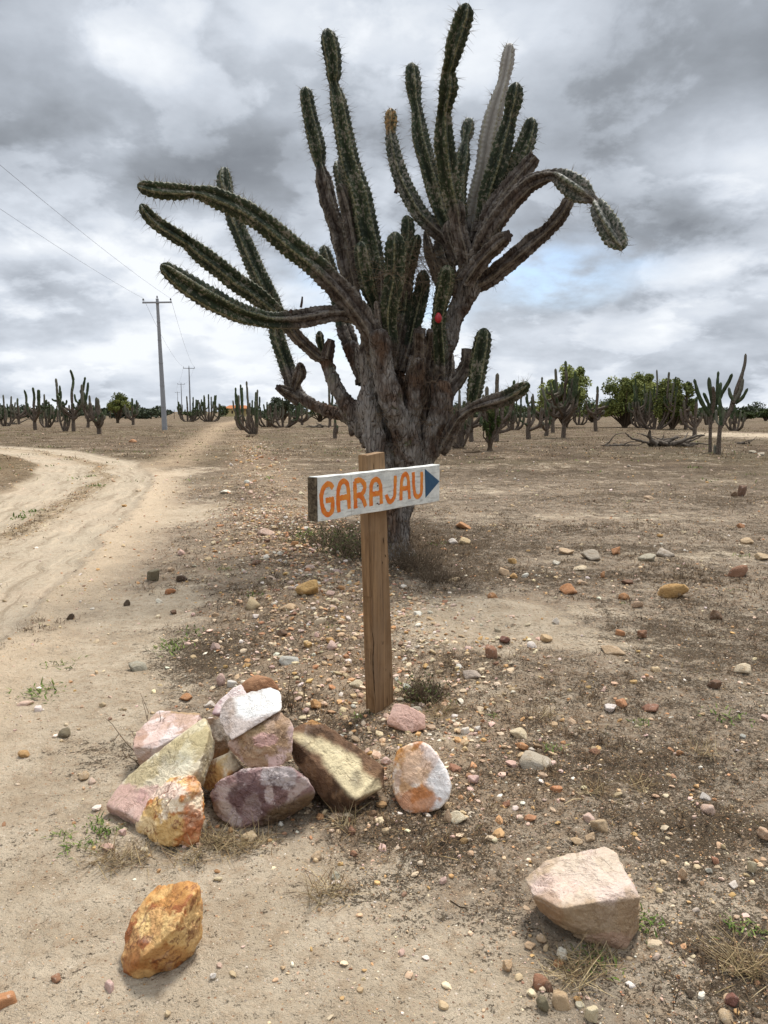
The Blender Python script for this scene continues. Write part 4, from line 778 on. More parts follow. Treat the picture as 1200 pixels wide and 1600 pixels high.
# scrub round the foot of the cactus
def leaf_fn(t, co, b):
    tn = t.attr('tone'); c = t.mix(tn, S(62, 72, 34), S(128, 138, 66)); t.put(b.inputs['Transmission Weight'], 0.0); return c
MLF = mat('scrub_leaf', lambda t, co, b: t.mix(t.attr('tone'), S(60, 66, 40), S(112, 116, 70)), .8, .2)
def scrub(name, G, w_, h_, nst, nleaf, lf, label, seed, leafmat, twig=MTW, lean=.5):
    rs = np.random.default_rng(seed); root = tag(empty(name, G), label, 'shrub'); mb = MB(); lm = MB()
    for _ in range(nst):
        a = rs.uniform(0, 6.28); rr = rs.random() ** .5 * w_; p = np.array([rr * math.cos(a) * .6, rr * math.sin(a) * .6, -.02]); d = np.array([math.cos(a) * lean, math.sin(a) * lean, 1]) + rs.normal(0, .3, 3); d /= np.linalg.norm(d)
        L = h_ * rs.uniform(.5, 1.1); Q = [p]
        for q in range(6): d = d + rs.normal(0, .25, 3); d /= np.linalg.norm(d); Q.append(Q[-1] + d * L / 6)
        Q = np.array(Q); V_, F_, _ = tube(Q, np.linspace(.0035, .0012, 7), 3); mb.add(V_, F_)
        for _ in range(3):
            k = rs.integers(1, 6); e = Q[k] + rs.normal(0, 1, 3) * L * .16 + np.array([0, 0, .04]); V_, F_, _ = tube(np.array([Q[k], (Q[k] + e) / 2 + rs.normal(0, .01, 3), e]), np.array([.002, .0015, .001]), 3); mb.add(V_, F_)
        for _ in range(nleaf):
            k = rs.integers(1, 7); c = Q[k] + rs.normal(0, .035, 3); c[2] = max(c[2], .005); u = rs.normal(0, 1, 3); u /= np.linalg.norm(u); v = np.cross(u, rs.normal(0, 1, 3)); v /= np.linalg.norm(v); s_ = lf * rs.uniform(.6, 1.4)
            lm.add(np.array([c - u * s_, c + v * s_ * .4, c + u * s_, c - v * s_ * .4]), [(0, 1, 2, 3)], tone=rs.random())
    obj('stems', mb.mesh('stems'), twig, root)['kind'] = 'stuff'
    if nleaf: obj('leaves', lm.mesh('leaves', False), leafmat, root)['kind'] = 'stuff'
    return root
def gat(px, py): return ground(px, py)
scrub('shrub', gat(548, 868), .42, .40, 130, 7, .016, 'tangled low grey-green shrub left of the cactus foot behind the sign', 11, MLF)
scrub('shrub', gat(520, 850), .35, .26, 80, 7, .016, 'low green creeping shrub at the left end of the scrub behind the sign', 12, MLF)
scrub('shrub', gat(648, 885), .34, .30, 150, 3, .012, 'brown dry shrub right of the cactus foot', 13, MTW)
scrub('shrub', gat(632, 868), .2, .55, 26, 6, .018, 'thin upright twigs growing against the right of the trunk', 14, MTW)
scrub('shrub', gat(684, 905), .3, .16, 80, 3, .012, 'low dry shrub furthest right of the cactus foot', 15, MTW)
scrub('shrub', gat(665, 1092), .12, .12, 110, 5, .010, 'small dry tuft shrub right of the sign post base', 16, MLF)
scrub('shrub', gat(345, 1150)*np.array([1,1,1]) + np.array([-.06, -.02, 0]), .04, .01, 1, 0, .01, 'tiny dry twig by the rock pile', 17, MTW)
scrub('dead_weed', gat(228, 1190), .05, .30, 7, 0, .01, 'bare dead weed stalks standing in front of the pink slab', 18, MTW, lean=.3)
scrub('dead_weed', gat(456, 1110), .07, .26, 8, 0, .01, 'bare dead weed stalks behind the right of the rock pile', 19, MTW, lean=.25)
scrub('sapling', gat(73, 692), .1, 1.2, 5, 0, .05, 'thin dead sapling at the far edge of the road on the left', 20, MTW, lean=.1)
scrub('sapling', gat(536, 705), .3, 1.1, 12, 0, .05, 'thin bare sapling left of the big cactus', 21, MTW, lean=.3)

# ============================================================ SIGN
dL = 3.42; PL = at(496, 746, dL); 
def board_frame():
    pr = at(687, 723, dL * 1.234); pl_b = at(500, 815, dL); top = (PL[2] + pr[2]) / 2
    u = np.array([pr[0] - PL[0], pr[1] - PL[1], 0]); W = np.linalg.norm(u); u /= W; return u, W
u, BW = board_frame(); nb = np.array([u[1], -u[0], 0]); nb /= np.linalg.norm(nb)
BH = PL[2] - at(498, 815.6, dL)[2]; BT = .052
def onboard(px, py):                     # a point of the photographed board face in board coordinates (along, up)
    d = ray(px, py); s = np.dot(PL - np.array([0, 0, CH]), nb) / np.dot(d, nb); P = np.array([0, 0, CH]) + d * s
    return np.array([np.dot(P - PL, u), P[2] - PL[2]])
sgn = empty('sign', (0, 0, 0)); phi = math.atan2(u[1], u[0])
tag(sgn, 'wooden signpost with a white arrow board lettered GARAJAU in orange', 'sign')
def wood_fn(t, co, b):
    v = t.scalev(co, 1, 1, .035); n = t.noise(v, 60, 6, .65, .5); n2 = t.noise(co, 5, 4, .6); n3 = t.noise(t.scalev(co, 1, 1, .1), 160, 3, .6); kn = t.noise(t.scalev(co, 1, 1, .6), 22, 2, .5)
    c = t.mix(t.ramp(n, .3, .7), S(112, 86, 60), S(156, 126, 92)); c = t.mix(t.m('MULTIPLY', t.ramp(n2, .45, .65), .5), c, S(146, 120, 92)); c = t.mix(t.m('MULTIPLY', t.ramp(n3, .62, .75), .6), c, S(82, 54, 36))
    c = t.mix(t.m('MULTIPLY', t.ramp(kn, .72, .76), .8), c, S(52, 34, 24)); c = t.mix(t.m('MULTIPLY', t.ramp(t.noise(t.scalev(co, 1, 1, .15), 14, 5, .7), .5, .68), .5), c, S(118, 98, 78)); c = t.mix(t.m('MULTIPLY', t.ramp(t.noise(t.scalev(co, 1, 1, .02), 110, 3, .6), .62, .68), .65), c, S(70, 48, 32))
    t.put(b.inputs['Normal'], t.bump(t.m('ADD', n, t.m('MULTIPLY', n3, .5)), .5, .004)); return c
MWD = mat('weathered_timber', wood_fn, .8, .2)
def wpaint_fn(t, co, b):
    n = t.noise(t.scalev(co, .12, 1, 1), 90, 6, .7, .3); n2 = t.noise(co, 12, 5, .65); n3 = t.noise(co, 60, 5, .7)
    c = t.mix(t.ramp(n2, .35, .7), S(224, 224, 216), S(196, 198, 192)); c = t.mix(t.m('MULTIPLY', t.ramp(n, .5, .66), .7), c, S(156, 150, 140)); c = t.mix(t.m('MULTIPLY', t.ramp(n3, .60, .70), .7), c, S(118, 104, 88))
    t.put(b.inputs['Normal'], t.bump(n, .4, .002)); return c
MWP = mat('flaking_white_paint', wpaint_fn, .75, .2)
def letter_fn(t, co, b):
    n = t.noise(co, 18, 4, .6, .6); n2 = t.noise(t.scalev(co, .3, 1, 1), 140, 4, .7); c = t.mix(t.ramp(n, .35, .65), S(212, 108, 40), S(222, 140, 60)); c = t.mix(t.m('MULTIPLY', t.ramp(n, .66, .76), .6), c, S(206, 164, 96)); return t.mix(t.m('MULTIPLY', t.ramp(n2, .66, .74), .7), c, S(226, 204, 176))
MLO = mat('orange_paint', letter_fn, .7, .2)
MLB = mat('blue_paint', lambda t, co, b: t.mix(t.m('MULTIPLY', t.ramp(t.noise(co, 120, 4, .7), .55, .75), .5), t.mix(t.noise(co, 30, 4), S(40, 70, 98), S(62, 94, 120)), S(104, 92, 74)), .7, .2)
MEG = mat('grey_end_grain', lambda t, co, b: t.mix(t.ramp(t.noise(co, 60, 6, .7), .35, .7), S(56, 48, 40), S(118, 106, 88)), .95, .1)
def plank(mb, x0, x1, z0, z1, y0, y1, nx=40, wob=.0012, seed=0):
    """a slightly warped plank; x along the board, z up, y0 front"""
    xs = np.linspace(x0, x1, nx); V = []
    for x in xs:
        a = wob * math.sin(x * 13 + seed) + wob * .8 * math.sin(x * 37 + 2 * seed); b_ = wob * math.sin(x * 17 + 1.7 + seed)
        bv = .002; V += [(x, y0 + bv, z0 + b_), (x, y0, z0 + b_ + bv), (x, y0, z1 + a - bv), (x, y0 + bv, z1 + a), (x, y1, z1 + a), (x, y1, z0 + b_)]
    F = [(k * 6 + j, k * 6 + (j + 1) % 6, (k + 1) * 6 + (j + 1) % 6, (k + 1) * 6 + j) for k in range(nx - 1) for j in range(6)]; mb.add(V, F)
    mb.add(np.array(V[:6]), np.array([(0, 5, 4), (0, 4, 3), (0, 3, 2), (0, 2, 1)])); mb.add(np.array(V[-6:]), np.array([(0, 1, 2), (0, 2, 3), (0, 3, 4), (0, 4, 5)]))
def place(o): o.location = tuple(PL); o.rotation_euler = (0, 0, phi)      # child frame: x along board, y into it, z up
sx = onboard(549, 770)[0]
mb = MB(); plank(mb, 0, sx - .0015, -BH, 0, 0, BT, 14, seed=1); plank(mb, sx + .0015, BW, -BH + .001, .0008, .0006, BT, 30, seed=1)
bo = obj('board', mb.mesh('board', False), MWP, sgn); place(bo)
mb = MB(); mb.box((-.004, BT / 2 + .001, -BH / 2), (.008, BT - .001, BH * .985)); eo = obj('board_end', mb.mesh('board_end', False), MEG, sgn); place(eo)
eo['label'] = 'dark bare end grain of the board'
# lettering strokes: polylines in photo pixels of the sign close-up (300x440 crop enlarged 3.636x)
def cp(X, Y): return onboard(440 + X * .275, 680 + Y * .275)
def stroke(mb, pts, w_, closed=False):
    Q = np.array([cp(*p) for p in pts]); 
    Q = catmull(np.c_[Q, np.zeros(len(Q))], .004)[:, :2]; T = np.gradient(Q, axis=0); T /= np.linalg.norm(T, axis=1)[:, None] + 1e-9; Nn = np.c_[-T[:, 1], T[:, 0]]
    n = len(Q); L = np.linspace(0, 9, n); hw = w_ / 2 * (1 + .10 * np.sin(L * 2.1 + pts[0][0]) + .07 * np.sin(L * 7.3 + pts[0][1])); hw2 = w_ / 2 * (1 + .10 * np.sin(L * 2.9 + pts[0][1]) + .07 * np.sin(L * 6.1))
    A = Q + Nn * hw[:, None]; B = Q - Nn * hw2[:, None]; y = -.0012 - mb.n * 1e-7
    V = np.vstack([np.c_[A[:, 0], np.full(n, y), A[:, 1]], np.c_[B[:, 0], np.full(n, y), B[:, 1]]]); V2 = V.copy(); V2[:, 1] = .001
    F = [(k, k + 1, n + k + 1, n + k) for k in range(n - 1)]; m = 2 * n
    F += [(k + 1, k, m + k, m + k + 1) for k in range(n - 1)] + [(n + k, n + k + 1, m + n + k + 1, m + n + k) for k in range(n - 1)] + [(0, n, m + n, m), (2 * n - 1, n - 1, m + n - 1, m + 2 * n - 1)]
    mb.add(np.vstack([V, V2]), F)
sw = .0255
LET = {'G': [[(292, 300), (275, 280), (250, 284), (232, 312), (226, 360), (232, 410), (250, 446), (272, 448), (288, 420), (291, 366)], [(250, 372), (270, 368), (297, 364)]],
       'A': [[(326, 438), (320, 370), (322, 310), (338, 270), (358, 262), (374, 280), (380, 340), (384, 418)], [(322, 360), (350, 354), (384, 348)]],
       'R': [[(421, 416), (418, 340), (416, 262)], [(414, 262), (448, 256), (470, 280), (468, 318), (448, 338), (418, 346)], [(440, 338), (462, 362), (478, 404)]],
       'A.001': [[(509, 402), (507, 330), (510, 282), (526, 256), (546, 252), (560, 280), (564, 330), (567, 390)], [(508, 336), (536, 332), (566, 326)]],
       'J': [[(646, 230), (645, 280), (642, 340), (630, 370), (612, 376), (597, 350), (594, 338)]],
       'A.002': [[(678, 370), (679, 310), (682, 258), (694, 228), (708, 222), (718, 240), (722, 290), (727, 362)], [(680, 306), (700, 302), (722, 298)]],
       'U': [[(748, 210), (750, 270), (756, 330), (768, 348), (784, 344), (794, 320), (796, 260), (795, 208)]]}
for k, (ch, st) in enumerate(LET.items()):
    mb = MB()
    for s_ in st: stroke(mb, s_, sw * (1. if k < 4 else .95))
    place(obj('letter', mb.mesh('letter', False), MLO, sgn))
mb = MB(); tri = [cp(814, 192), cp(818, 355), cp(896, 262)]; V = [(p[0], -.0014, p[1]) for p in tri] + [(p[0], .001, p[1]) for p in tri]
mb.add(V, np.array([(0, 1, 2), (0, 3, 4), (0, 4, 1), (1, 4, 5), (1, 5, 2), (2, 5, 3), (2, 3, 0)])); place(obj('arrow', mb.mesh('arrow', False), MLB, sgn))
# the post: a thick plank turned like the board, leaning slightly
pb = ground(594, 1100); PT = .098; PW = .125
ptop = PL + u * onboard(579, 760)[0] - nb * (BT + .0) ; 
def post_pt(px, py, off):                # point on the plane of the post's front face
    d = ray(px, py); P0 = PL - nb * (BT + .001); s = np.dot(P0 - np.array([0, 0, CH]), nb) / np.dot(d, nb); return np.array([0, 0, CH]) + d * s
TLp, TRp, BLp, BRp = post_pt(573.5, 712, 0), post_pt(601, 706.5, 0), post_pt(585.5, 1106, 0), post_pt(616, 1106, 0)
mb = MB(); n = 60; V = []
dl = np.linalg.norm(TLp - TRp); th_t = .056
for k in range(n + 1):
    a = k / n * 1.06; l = TLp + (BLp - TLp) * a; r_ = TRp + (BRp - TRp) * a
    wv = .0015 * math.sin(k * .9) + .001 * math.sin(k * 2.3); notch = 0.006 if k / n < .545 else 0.0
    bl = l - nb * th_t; br = r_ - nb * th_t
    for q in (l + u * .002 * 0 + u * wv, l * .85 + r_ * .15 + nb * .0006, r_ - nb * .002 + u * wv, r_ - nb * .006 + u * (.002 + wv), br, bl - u * (.002 - notch * .4)): V.append(q)
V = np.array(V)
if True:
    mb.add(V, [(k * 6 + j, (k + 1) * 6 + j, (k + 1) * 6 + (j + 1) % 6, k * 6 + (j + 1) % 6) for k in range(n) for j in range(6)])
    mb.add(V[:6], np.array([(0, 1, 2), (0, 2, 3), (0, 3, 4), (0, 4, 5)]))
po = obj('post', mb.mesh('post', False), MWD, sgn)
# thin batten along the left face that ends in a step, and the long drying crack
mb = MB(); V = []
for a in (-.002, .545):
    l = TLp + (BLp - TLp) * a
    for q in (l - u * .006 - nb * .002, l - nb * .002 , l - nb * (th_t - .006), l - u * .006 - nb * (th_t - .006)): V.append(q)
mb.add(V, [(0, 1, 2, 3), (7, 6, 5, 4), (0, 4, 5, 1), (1, 5, 6, 2), (2, 6, 7, 3), (3, 7, 4, 0)]); obj('batten', mb.mesh('batten', False), MWD, sgn)
MCRK = mat('split_in_timber', lambda t, co, b: S(30, 20, 14), .95, .05)
def crack(pts, w_):
    mb = MB(); Q = np.array([post_pt(*p, 0) + nb * .0016 for p in pts]); Q = catmull(Q, .01); n = len(Q); h = w_ / 2 * np.sin(np.linspace(.15, math.pi - .1, n)) * (1 + .3 * np.sin(np.arange(n) * 1.3))
    V = np.vstack([Q - u * h[:, None], Q + u * h[:, None]]); V2 = V - nb * .003; mb.add(np.vstack([V, V2]), [(k, n + k, n + k + 1, k + 1) for k in range(n - 1)]); o = obj('crack', mb.mesh('crack', False), MCRK, sgn); return o
crack([(578 + 1, 975), (581.5, 990), (583.8, 1004), (582.5, 1025), (582.8, 1045), (584, 1065), (587, 1104)], .006)
crack([(604.5, 1088), (605, 1104)], .004); crack([(598.5, 839), (599, 851)], .0045); crack([(597, 876), (597.5, 882)], .004); crack([(601, 866), (603, 871)], .005); crack([(609, 1050), (610, 1062)], .004); crack([(583, 723), (584, 738)], .003); crack([(598, 715), (598, 733)], .002)
# nail heads
mb = MB()
for q in ((545, 287), (543, 388), (552, 392)):
    c = cp(*q); a = np.linspace(0, 2 * math.pi, 9)[:-1]; mb.add(np.vstack([np.c_[c[0] + .004 * np.cos(a), np.full(8, -.003), c[1] + .004 * np.sin(a)], np.c_[c[0] + .004 * np.cos(a), np.full(8, .001), c[1] + .004 * np.sin(a)], [[c[0], -.0035, c[1]]]]),
           np.array([(j, (j + 1) % 8, 16) for j in range(8)] + [(j, j + 8, (j + 1) % 8) for j in range(8)] + [((j + 1) % 8, j + 8, (j + 1) % 8 + 8) for j in range(8)]))
place(obj('nail', mb.mesh('nail', False), mat('rusty_iron', lambda t, co, b: S(92, 62, 46), .8, .3), sgn))
# ============================================================ GRASS AND LITTER
def blades(P, Z, n_per, L0, w0, cols, spread, flatness, seed):
    rs = np.random.default_rng(seed); m = len(P) * n_per; base = np.repeat(np.c_[P, Z], n_per, 0) + np.c_[rs.normal(0, spread, (m, 2)), np.zeros(m)]
    a = rs.uniform(0, 2 * math.pi, m); L = L0 * rs.uniform(.4, 1.3, m); el_ = rs.beta(1.3, flatness, m) * 1.3
    d = np.c_[np.cos(a) * np.cos(el_), np.sin(a) * np.cos(el_), np.sin(el_)]; side = np.c_[-np.sin(a), np.cos(a), np.zeros(m)] * (w0 * rs.uniform(.6, 1.4, m))[:, None] / 2
    bend = np.c_[rs.normal(0, .3, (m, 2)), -rs.uniform(0, .5, m)] * L[:, None]
    mid = base + d * L[:, None] * .5 + bend * .08; tip = base + d * L[:, None] + bend * .3; mid[:, 2] = np.maximum(mid[:, 2], base[:, 2] + .003); tip[:, 2] = np.maximum(tip[:, 2], base[:, 2] + .002)
    V = np.stack([base - side, base + side, mid - side * .8, mid + side * .8, tip], 1).reshape(-1, 3)
    V[:, 2] += .005; k = np.arange(m)[:, None] * 5
    C = np.array(cols)[rs.integers(len(cols), size=m)] * rs.uniform(.7, 1.2, (m, 1))
    return V, k + np.array([[0, 1, 3, 2]]), k + np.array([[2, 3, 4]]), np.repeat(C, 5, 0)
def veg_scatter(dens, r0, r1, bias=0, sel=None):
    A = .5 * (r1 ** 2 - r0 ** 2) * R(60); n = rng.poisson(dens * A); r = np.sqrt(rng.uniform(r0 ** 2, r1 ** 2, n)); th = rng.uniform(R(-30), R(30), n); P = np.c_[r * np.sin(th), r * np.cos(th)]; m = masks(P)
    cl = fbm(np.c_[P * 1.1, np.zeros(n)], 4, 99); p = .22 + .75 * m['dark'] + .9 * np.clip(cl, 0, 1) + .15 * m['bank'] - 1.0 * m['sand'] - .8 * m['shoulder'] + bias; p = np.where(m['road'] > .3, .9 * m['strip'] - .1, p); p *= np.where(m['track'] > .5, .3, 1)
    p = p + .25 * (fbm(np.c_[P * 6, np.zeros(n)], 3, 98))
    if sel is not None: p = sel(P, m, cl)
    keep = rng.random(n) < np.clip(p, 0, 1)
    for c, rr in HERO_XY[:10]: keep &= np.hypot(P[:, 0] - c[0], P[:, 1] - c[1]) > rr * .75
    return P[keep]
STRAW = [S(150, 130, 96), S(128, 106, 76), S(108, 88, 64), S(92, 76, 58), S(168, 150, 116), S(118, 104, 72)]; BRN = [S(76, 60, 45), S(92, 74, 55), S(62, 49, 38), S(110, 90, 68)]
GRN = [S(92, 108, 52), S(80, 98, 46), S(116, 126, 70)]
gb = MB()
def addb(q): V, F4, F3, C = q; gb.add(V, F4, col=C); gb.F[3].append(F3 + gb.n - len(V))
P = veg_scatter(420, 1.7, 6); addb(blades(P, height(P), 7, .034, .0028, BRN + STRAW[2:4] + BRN, .016, 3.0, 1))
P = veg_scatter(220, 5.5, 12); addb(blades(P, height(P), 6, .05, .005, BRN + STRAW[2:4], .03, 2.6, 2))
P = veg_scatter(45, 11, 28); addb(blades(P, height(P), 5, .06, .008, STRAW[:4] + BRN, .06, 3, 3))
P = veg_scatter(7, 26, 80); addb(blades(P, height(P), 6, .12, .02, STRAW[:4] + BRN, .15, 2.5, 4))
P = veg_scatter(45, 1.7, 9, sel=lambda P, m, cl: np.clip(m['dark'] * .6 + .6 * np.clip(cl - .15, 0, 1) - m['sand'], 0, 1) * (m['road'] < .3)); addb(blades(P, height(P), 30, .06, .0024, BRN * 2 + STRAW[:4], .022, 1.5, 5))
# straw tufts seen in front of the pile
TP = np.array([gat(x, y)[:2] for x, y in ((300, 1345), (345, 1325), (375, 1330), (400, 1318), (180, 1350), (160, 1340), (220, 1345), (500, 1405), (520, 1395), (540, 1290), (330, 1315), (900, 1530), (935, 1500), (890, 1515), (1140, 1510), (1160, 1500), (1180, 1520), (1000, 1230), (1100, 1180), (930, 1240), (850, 1120), (700, 1110), (680, 1120))])
addb(blades(TP, height(TP), 70, .11, .0022, STRAW, .03, 2.4, 6))
gfn = lambda t, co, b: t.attr('col', 'Color')
MGS = mat('dry_grass', gfn, .9, .1)
tag(obj('dry_grass', gb.mesh('dry_grass', False), MGS), 'dry straw-coloured grass and litter on the ground', 'grass', kind='stuff')
gb = MB()
GPx = [(160, 1300), (150, 1290), (172, 1302), (110, 1330), (140, 1320), (95, 1306), (270, 1012), (262, 1018), (280, 1005), (60, 1080), (92, 1040), (70, 1085), (945, 1500), (920, 1510), (1004, 1440), (1180, 1455), (1150, 1450), (1000, 1130), (860, 1170), (300, 990), (400, 930), (350, 890), (470, 840), (480, 835), (455, 845), (640, 870), (680, 850), (560, 1120), (30, 810), (55, 800), (140, 745), (150, 760), (215, 706), (310, 695), (10, 685), (650, 1075), (1010, 1450), (1130, 1120), (1160, 870)]
TP = np.array([gat(x, y)[:2] for x, y in GPx]); r_ = np.hypot(*TP.T)
for lo, hi, n_, L_, w_ in ((0, 4, 34, .026, .005), (4, 9, 40, .04, .008), (9, 40, 40, .07, .02)):
    q = TP[(r_ >= lo) & (r_ < hi)]
    if len(q): addb(blades(q, height(q), n_, L_, w_, GRN, .028 * (1 + lo * .3), 2, 9))
P = veg_scatter(1.2, 2, 25, sel=lambda P, m, cl: .25 + cl * .5 - m['road'] - m['sand']); addb(blades(P, height(P), 14, .03, .005, GRN, .03, 2, 10))
P = veg_scatter(.5, 16, 70, sel=lambda P, m, cl: .2 + cl); addb(blades(P, height(P), 10, .08, .03, GRN, .2, 2, 11))
tag(obj('green_weeds', gb.mesh('green_weeds', False), MGS), 'small green weeds sprouting in patches on the ground', 'weeds', kind='stuff')
# dark leaf litter flakes and twig bits
P = veg_scatter(1700, 1.7, 6, bias=.02); n = len(P); Zp = height(P) + .007; a = rng.uniform(0, 6.28, n); s = rng.uniform(.0025, .009, n); e = rng.uniform(.25, .7, n)
dx = np.c_[np.cos(a), np.sin(a)] * s[:, None]; dyv = np.c_[-np.sin(a), np.cos(a)] * (s * e)[:, None]; t1 = rng.uniform(-.004, .007, n); t2 = rng.uniform(-.003, .005, n)
V = np.stack([np.c_[P - dx, Zp - t1 * .3], np.c_[P + dyv, Zp + np.abs(t2)], np.c_[P + dx, Zp + np.abs(t1)], np.c_[P - dyv, Zp + t2 * .3 + .001]], 1).reshape(-1, 3)
C = np.repeat(np.array(BRN + [S(58, 46, 36), S(140, 112, 82)])[rng.integers(6, size=n)], 4, 0)
lb = MB(); lb.add(V, np.arange(4 * n).reshape(-1, 4), col=C)
P = veg_scatter(220, 5.8, 16); n = len(P); Zp = height(P) + .006; a = rng.uniform(0, 6.28, n); s = rng.uniform(.008, .022, n)
dx = np.c_[np.cos(a), np.sin(a)] * s[:, None]; dyv = np.c_[-np.sin(a), np.cos(a)] * (s * .45)[:, None]
lb.add(np.stack([np.c_[P - dx, Zp], np.c_[P + dyv, Zp + .006], np.c_[P + dx, Zp + .003], np.c_[P - dyv, Zp + .001]], 1).reshape(-1, 3), np.arange(4 * n).reshape(-1, 4), col=np.repeat(np.array(BRN + [S(58, 46, 36), S(140, 112, 82)])[rng.integers(6, size=n)], 4, 0))
P = veg_scatter(45, 1.8, 6); Zp = height(P)
for k in range(len(P)):
    a = rng.uniform(0, 6.28); L = rng.uniform(.03, .11); d = np.array([math.cos(a), math.sin(a), rng.uniform(-.02, .12)]); q0 = np.array([*P[k], Zp[k] + .004]); q1 = q0 + d * L * .5 + rng.normal(0, .006, 3); q2 = q0 + d * L; q1[2] = max(q1[2], q0[2]); V_, F_, _ = tube(np.array([q0, q1, q2]), np.array([.0012, .0011, .0007]) * rng.uniform(.8, 1.8), 3); lb.add(V_, F_, col=np.array(STRAW[rng.integers(6)]) * rng.uniform(.6, 1.3))
tag(obj('leaf_litter', lb.mesh('leaf_litter', False), MGS), 'dark dead leaf flakes and twig bits on the soil', 'litter', kind='stuff')

# ============================================================ BACKGROUND CACTI
def bgc_fn(t, co, b):
    oi = t.new('ShaderNodeObjectInfo').outputs['Random']; w_ = t.attr('wood'); n = t.noise(co, 6, 5, .65); n2 = t.noise(co, 25, 4, .7)
    g_ = t.mix(t.ramp(n, .3, .7), S(46, 58, 38), S(84, 94, 66)); g_ = t.mix(t.m('MULTIPLY', t.ramp(oi, .5, .8), .7), g_, t.mix(n2, S(96, 90, 78), S(132, 126, 114)))
    bk = t.mix(t.ramp(n2, .35, .65), S(66, 54, 44), S(124, 112, 100)); c = t.mix(t.ramp(t.m('ADD', w_, t.m('SUBTRACT', n, .5)), .4, .7), g_, bk)
    t.put(b.inputs['Normal'], t.bump(n2, .6, .03)); return c
MBC = mat('plain_cactus_skin', bgc_fn, .85, .15)
def stem(parent, Q, r, wood0, wood1, name='branch', tip=True, ribs=5, org=None, seg=None):
    Q = catmull(np.array(Q), max(.06, np.mean(r) * .8)); n = len(Q); L = np.r_[0, np.cumsum(np.linalg.norm(np.diff(Q, axis=0), axis=1))]; u_ = L / L[-1]
    rr = np.interp(u_, np.linspace(0, 1, len(r)), r)
    if tip: e = L[-1] - L; R0 = rr[-1] * 1.5; rr = rr * np.sqrt(np.clip(1 - (1 - np.clip((e + .004) / R0, 0, 1)) ** 2.2, .01, 1)); rr *= 1 - .22 * np.exp(-((L % .9 - .45) / .06) ** 2)
    V, F, cr = tube(Q, rr, ribs * 2, ribs, .38)
    V += (fbm(V * 5, 3, 300) * .12 * rr.mean())[:, None]
    me = mesh_np(name, V, F, {'wood': np.repeat(wood0 + (wood1 - wood0) * u_, ribs * 2)}); return obj(name, me, MBC, parent)
NB = [0]
def bg_cactus(px, py, top, wpx, n, label, seed, r=.085, woody=.5, trunk=.3, lean=0., spread=1.0, bushy=False, group='cacti standing on the plain'):
    rs = np.random.default_rng(seed); G = atz(px, py, 0); d = G[1] / CP; H = (642 - top) / FPX * G[1] + CH; Wd = wpx / FPX * G[1] / 2; G[2] = gz(G[0], G[1])
    root = tag(empty('cactus', G), label, 'cactus', group); r = max(r, .055 + .0008 * d) * (1.05 if not bushy else .82)
    th = H * trunk; stem(root, [(0, 0, -.1), (rs.normal(0, .04), 0, th * .5), (lean * th, rs.normal(0, .05), th)], [r * 1.5, r * 1.25, r * 1.2], 1, .8, 'trunk', False)
    cen = [(lean * th, 0, th)]
    # leader
    for k in range(n):
        a = rs.uniform(0, 6.28) if k else 0; sx_ = 0 if k == 0 else (((k % 2) * 2 - 1) * rs.uniform(.3, 1.) * Wd * spread); sy_ = 0 if k == 0 else rs.normal(0, .6) * Wd
        hz = H if k == 0 else H * rs.uniform(.45, .97); z0 = th * rs.uniform(.35, 1.0) if not bushy else rs.uniform(0, .15) * H
        if k == 0: z0 = th * .9
        b0 = np.array([lean * z0 + (sx_ * .3 if bushy else 0), sy_ * .3 if bushy else 0, z0 if not bushy else 0.0]); e = np.array([lean * H + sx_, sy_, hz]); kn = b0 + np.array([(e[0] - b0[0]) * rs.uniform(.55, .85), (e[1] - b0[1]) * .7, (hz - z0) * rs.uniform(.18, .42)])
        md = kn * .5 + e * .5 + rs.normal(0, .10, 3) * H * .35; md[0] = kn[0] * .35 + e[0] * .65
        stem(root, [b0, kn, md, e], [r * .95, r * 1.05, r * rs.uniform(.9, 1.1), r * .85], woody + .4, woody * rs.uniform(0, .6), 'branch')
        for _r in range(rs.integers(0, 3) if k and n > 3 else 0):                       # a short side arm
            f_ = rs.uniform(.1, .9); q = kn * f_ + md * (1 - f_); e2 = q + np.array([rs.choice([-1, 1]) * Wd * rs.uniform(.15, .4), rs.normal(0, .15) * Wd, (hz - q[2]) * rs.uniform(.4, .8)]); stem(root, [q, q + (e2 - q) * np.array([.8, .8, .3]), e2], [r * .8, r * .85, r * .7], woody, woody * .4, 'branch')
    return root
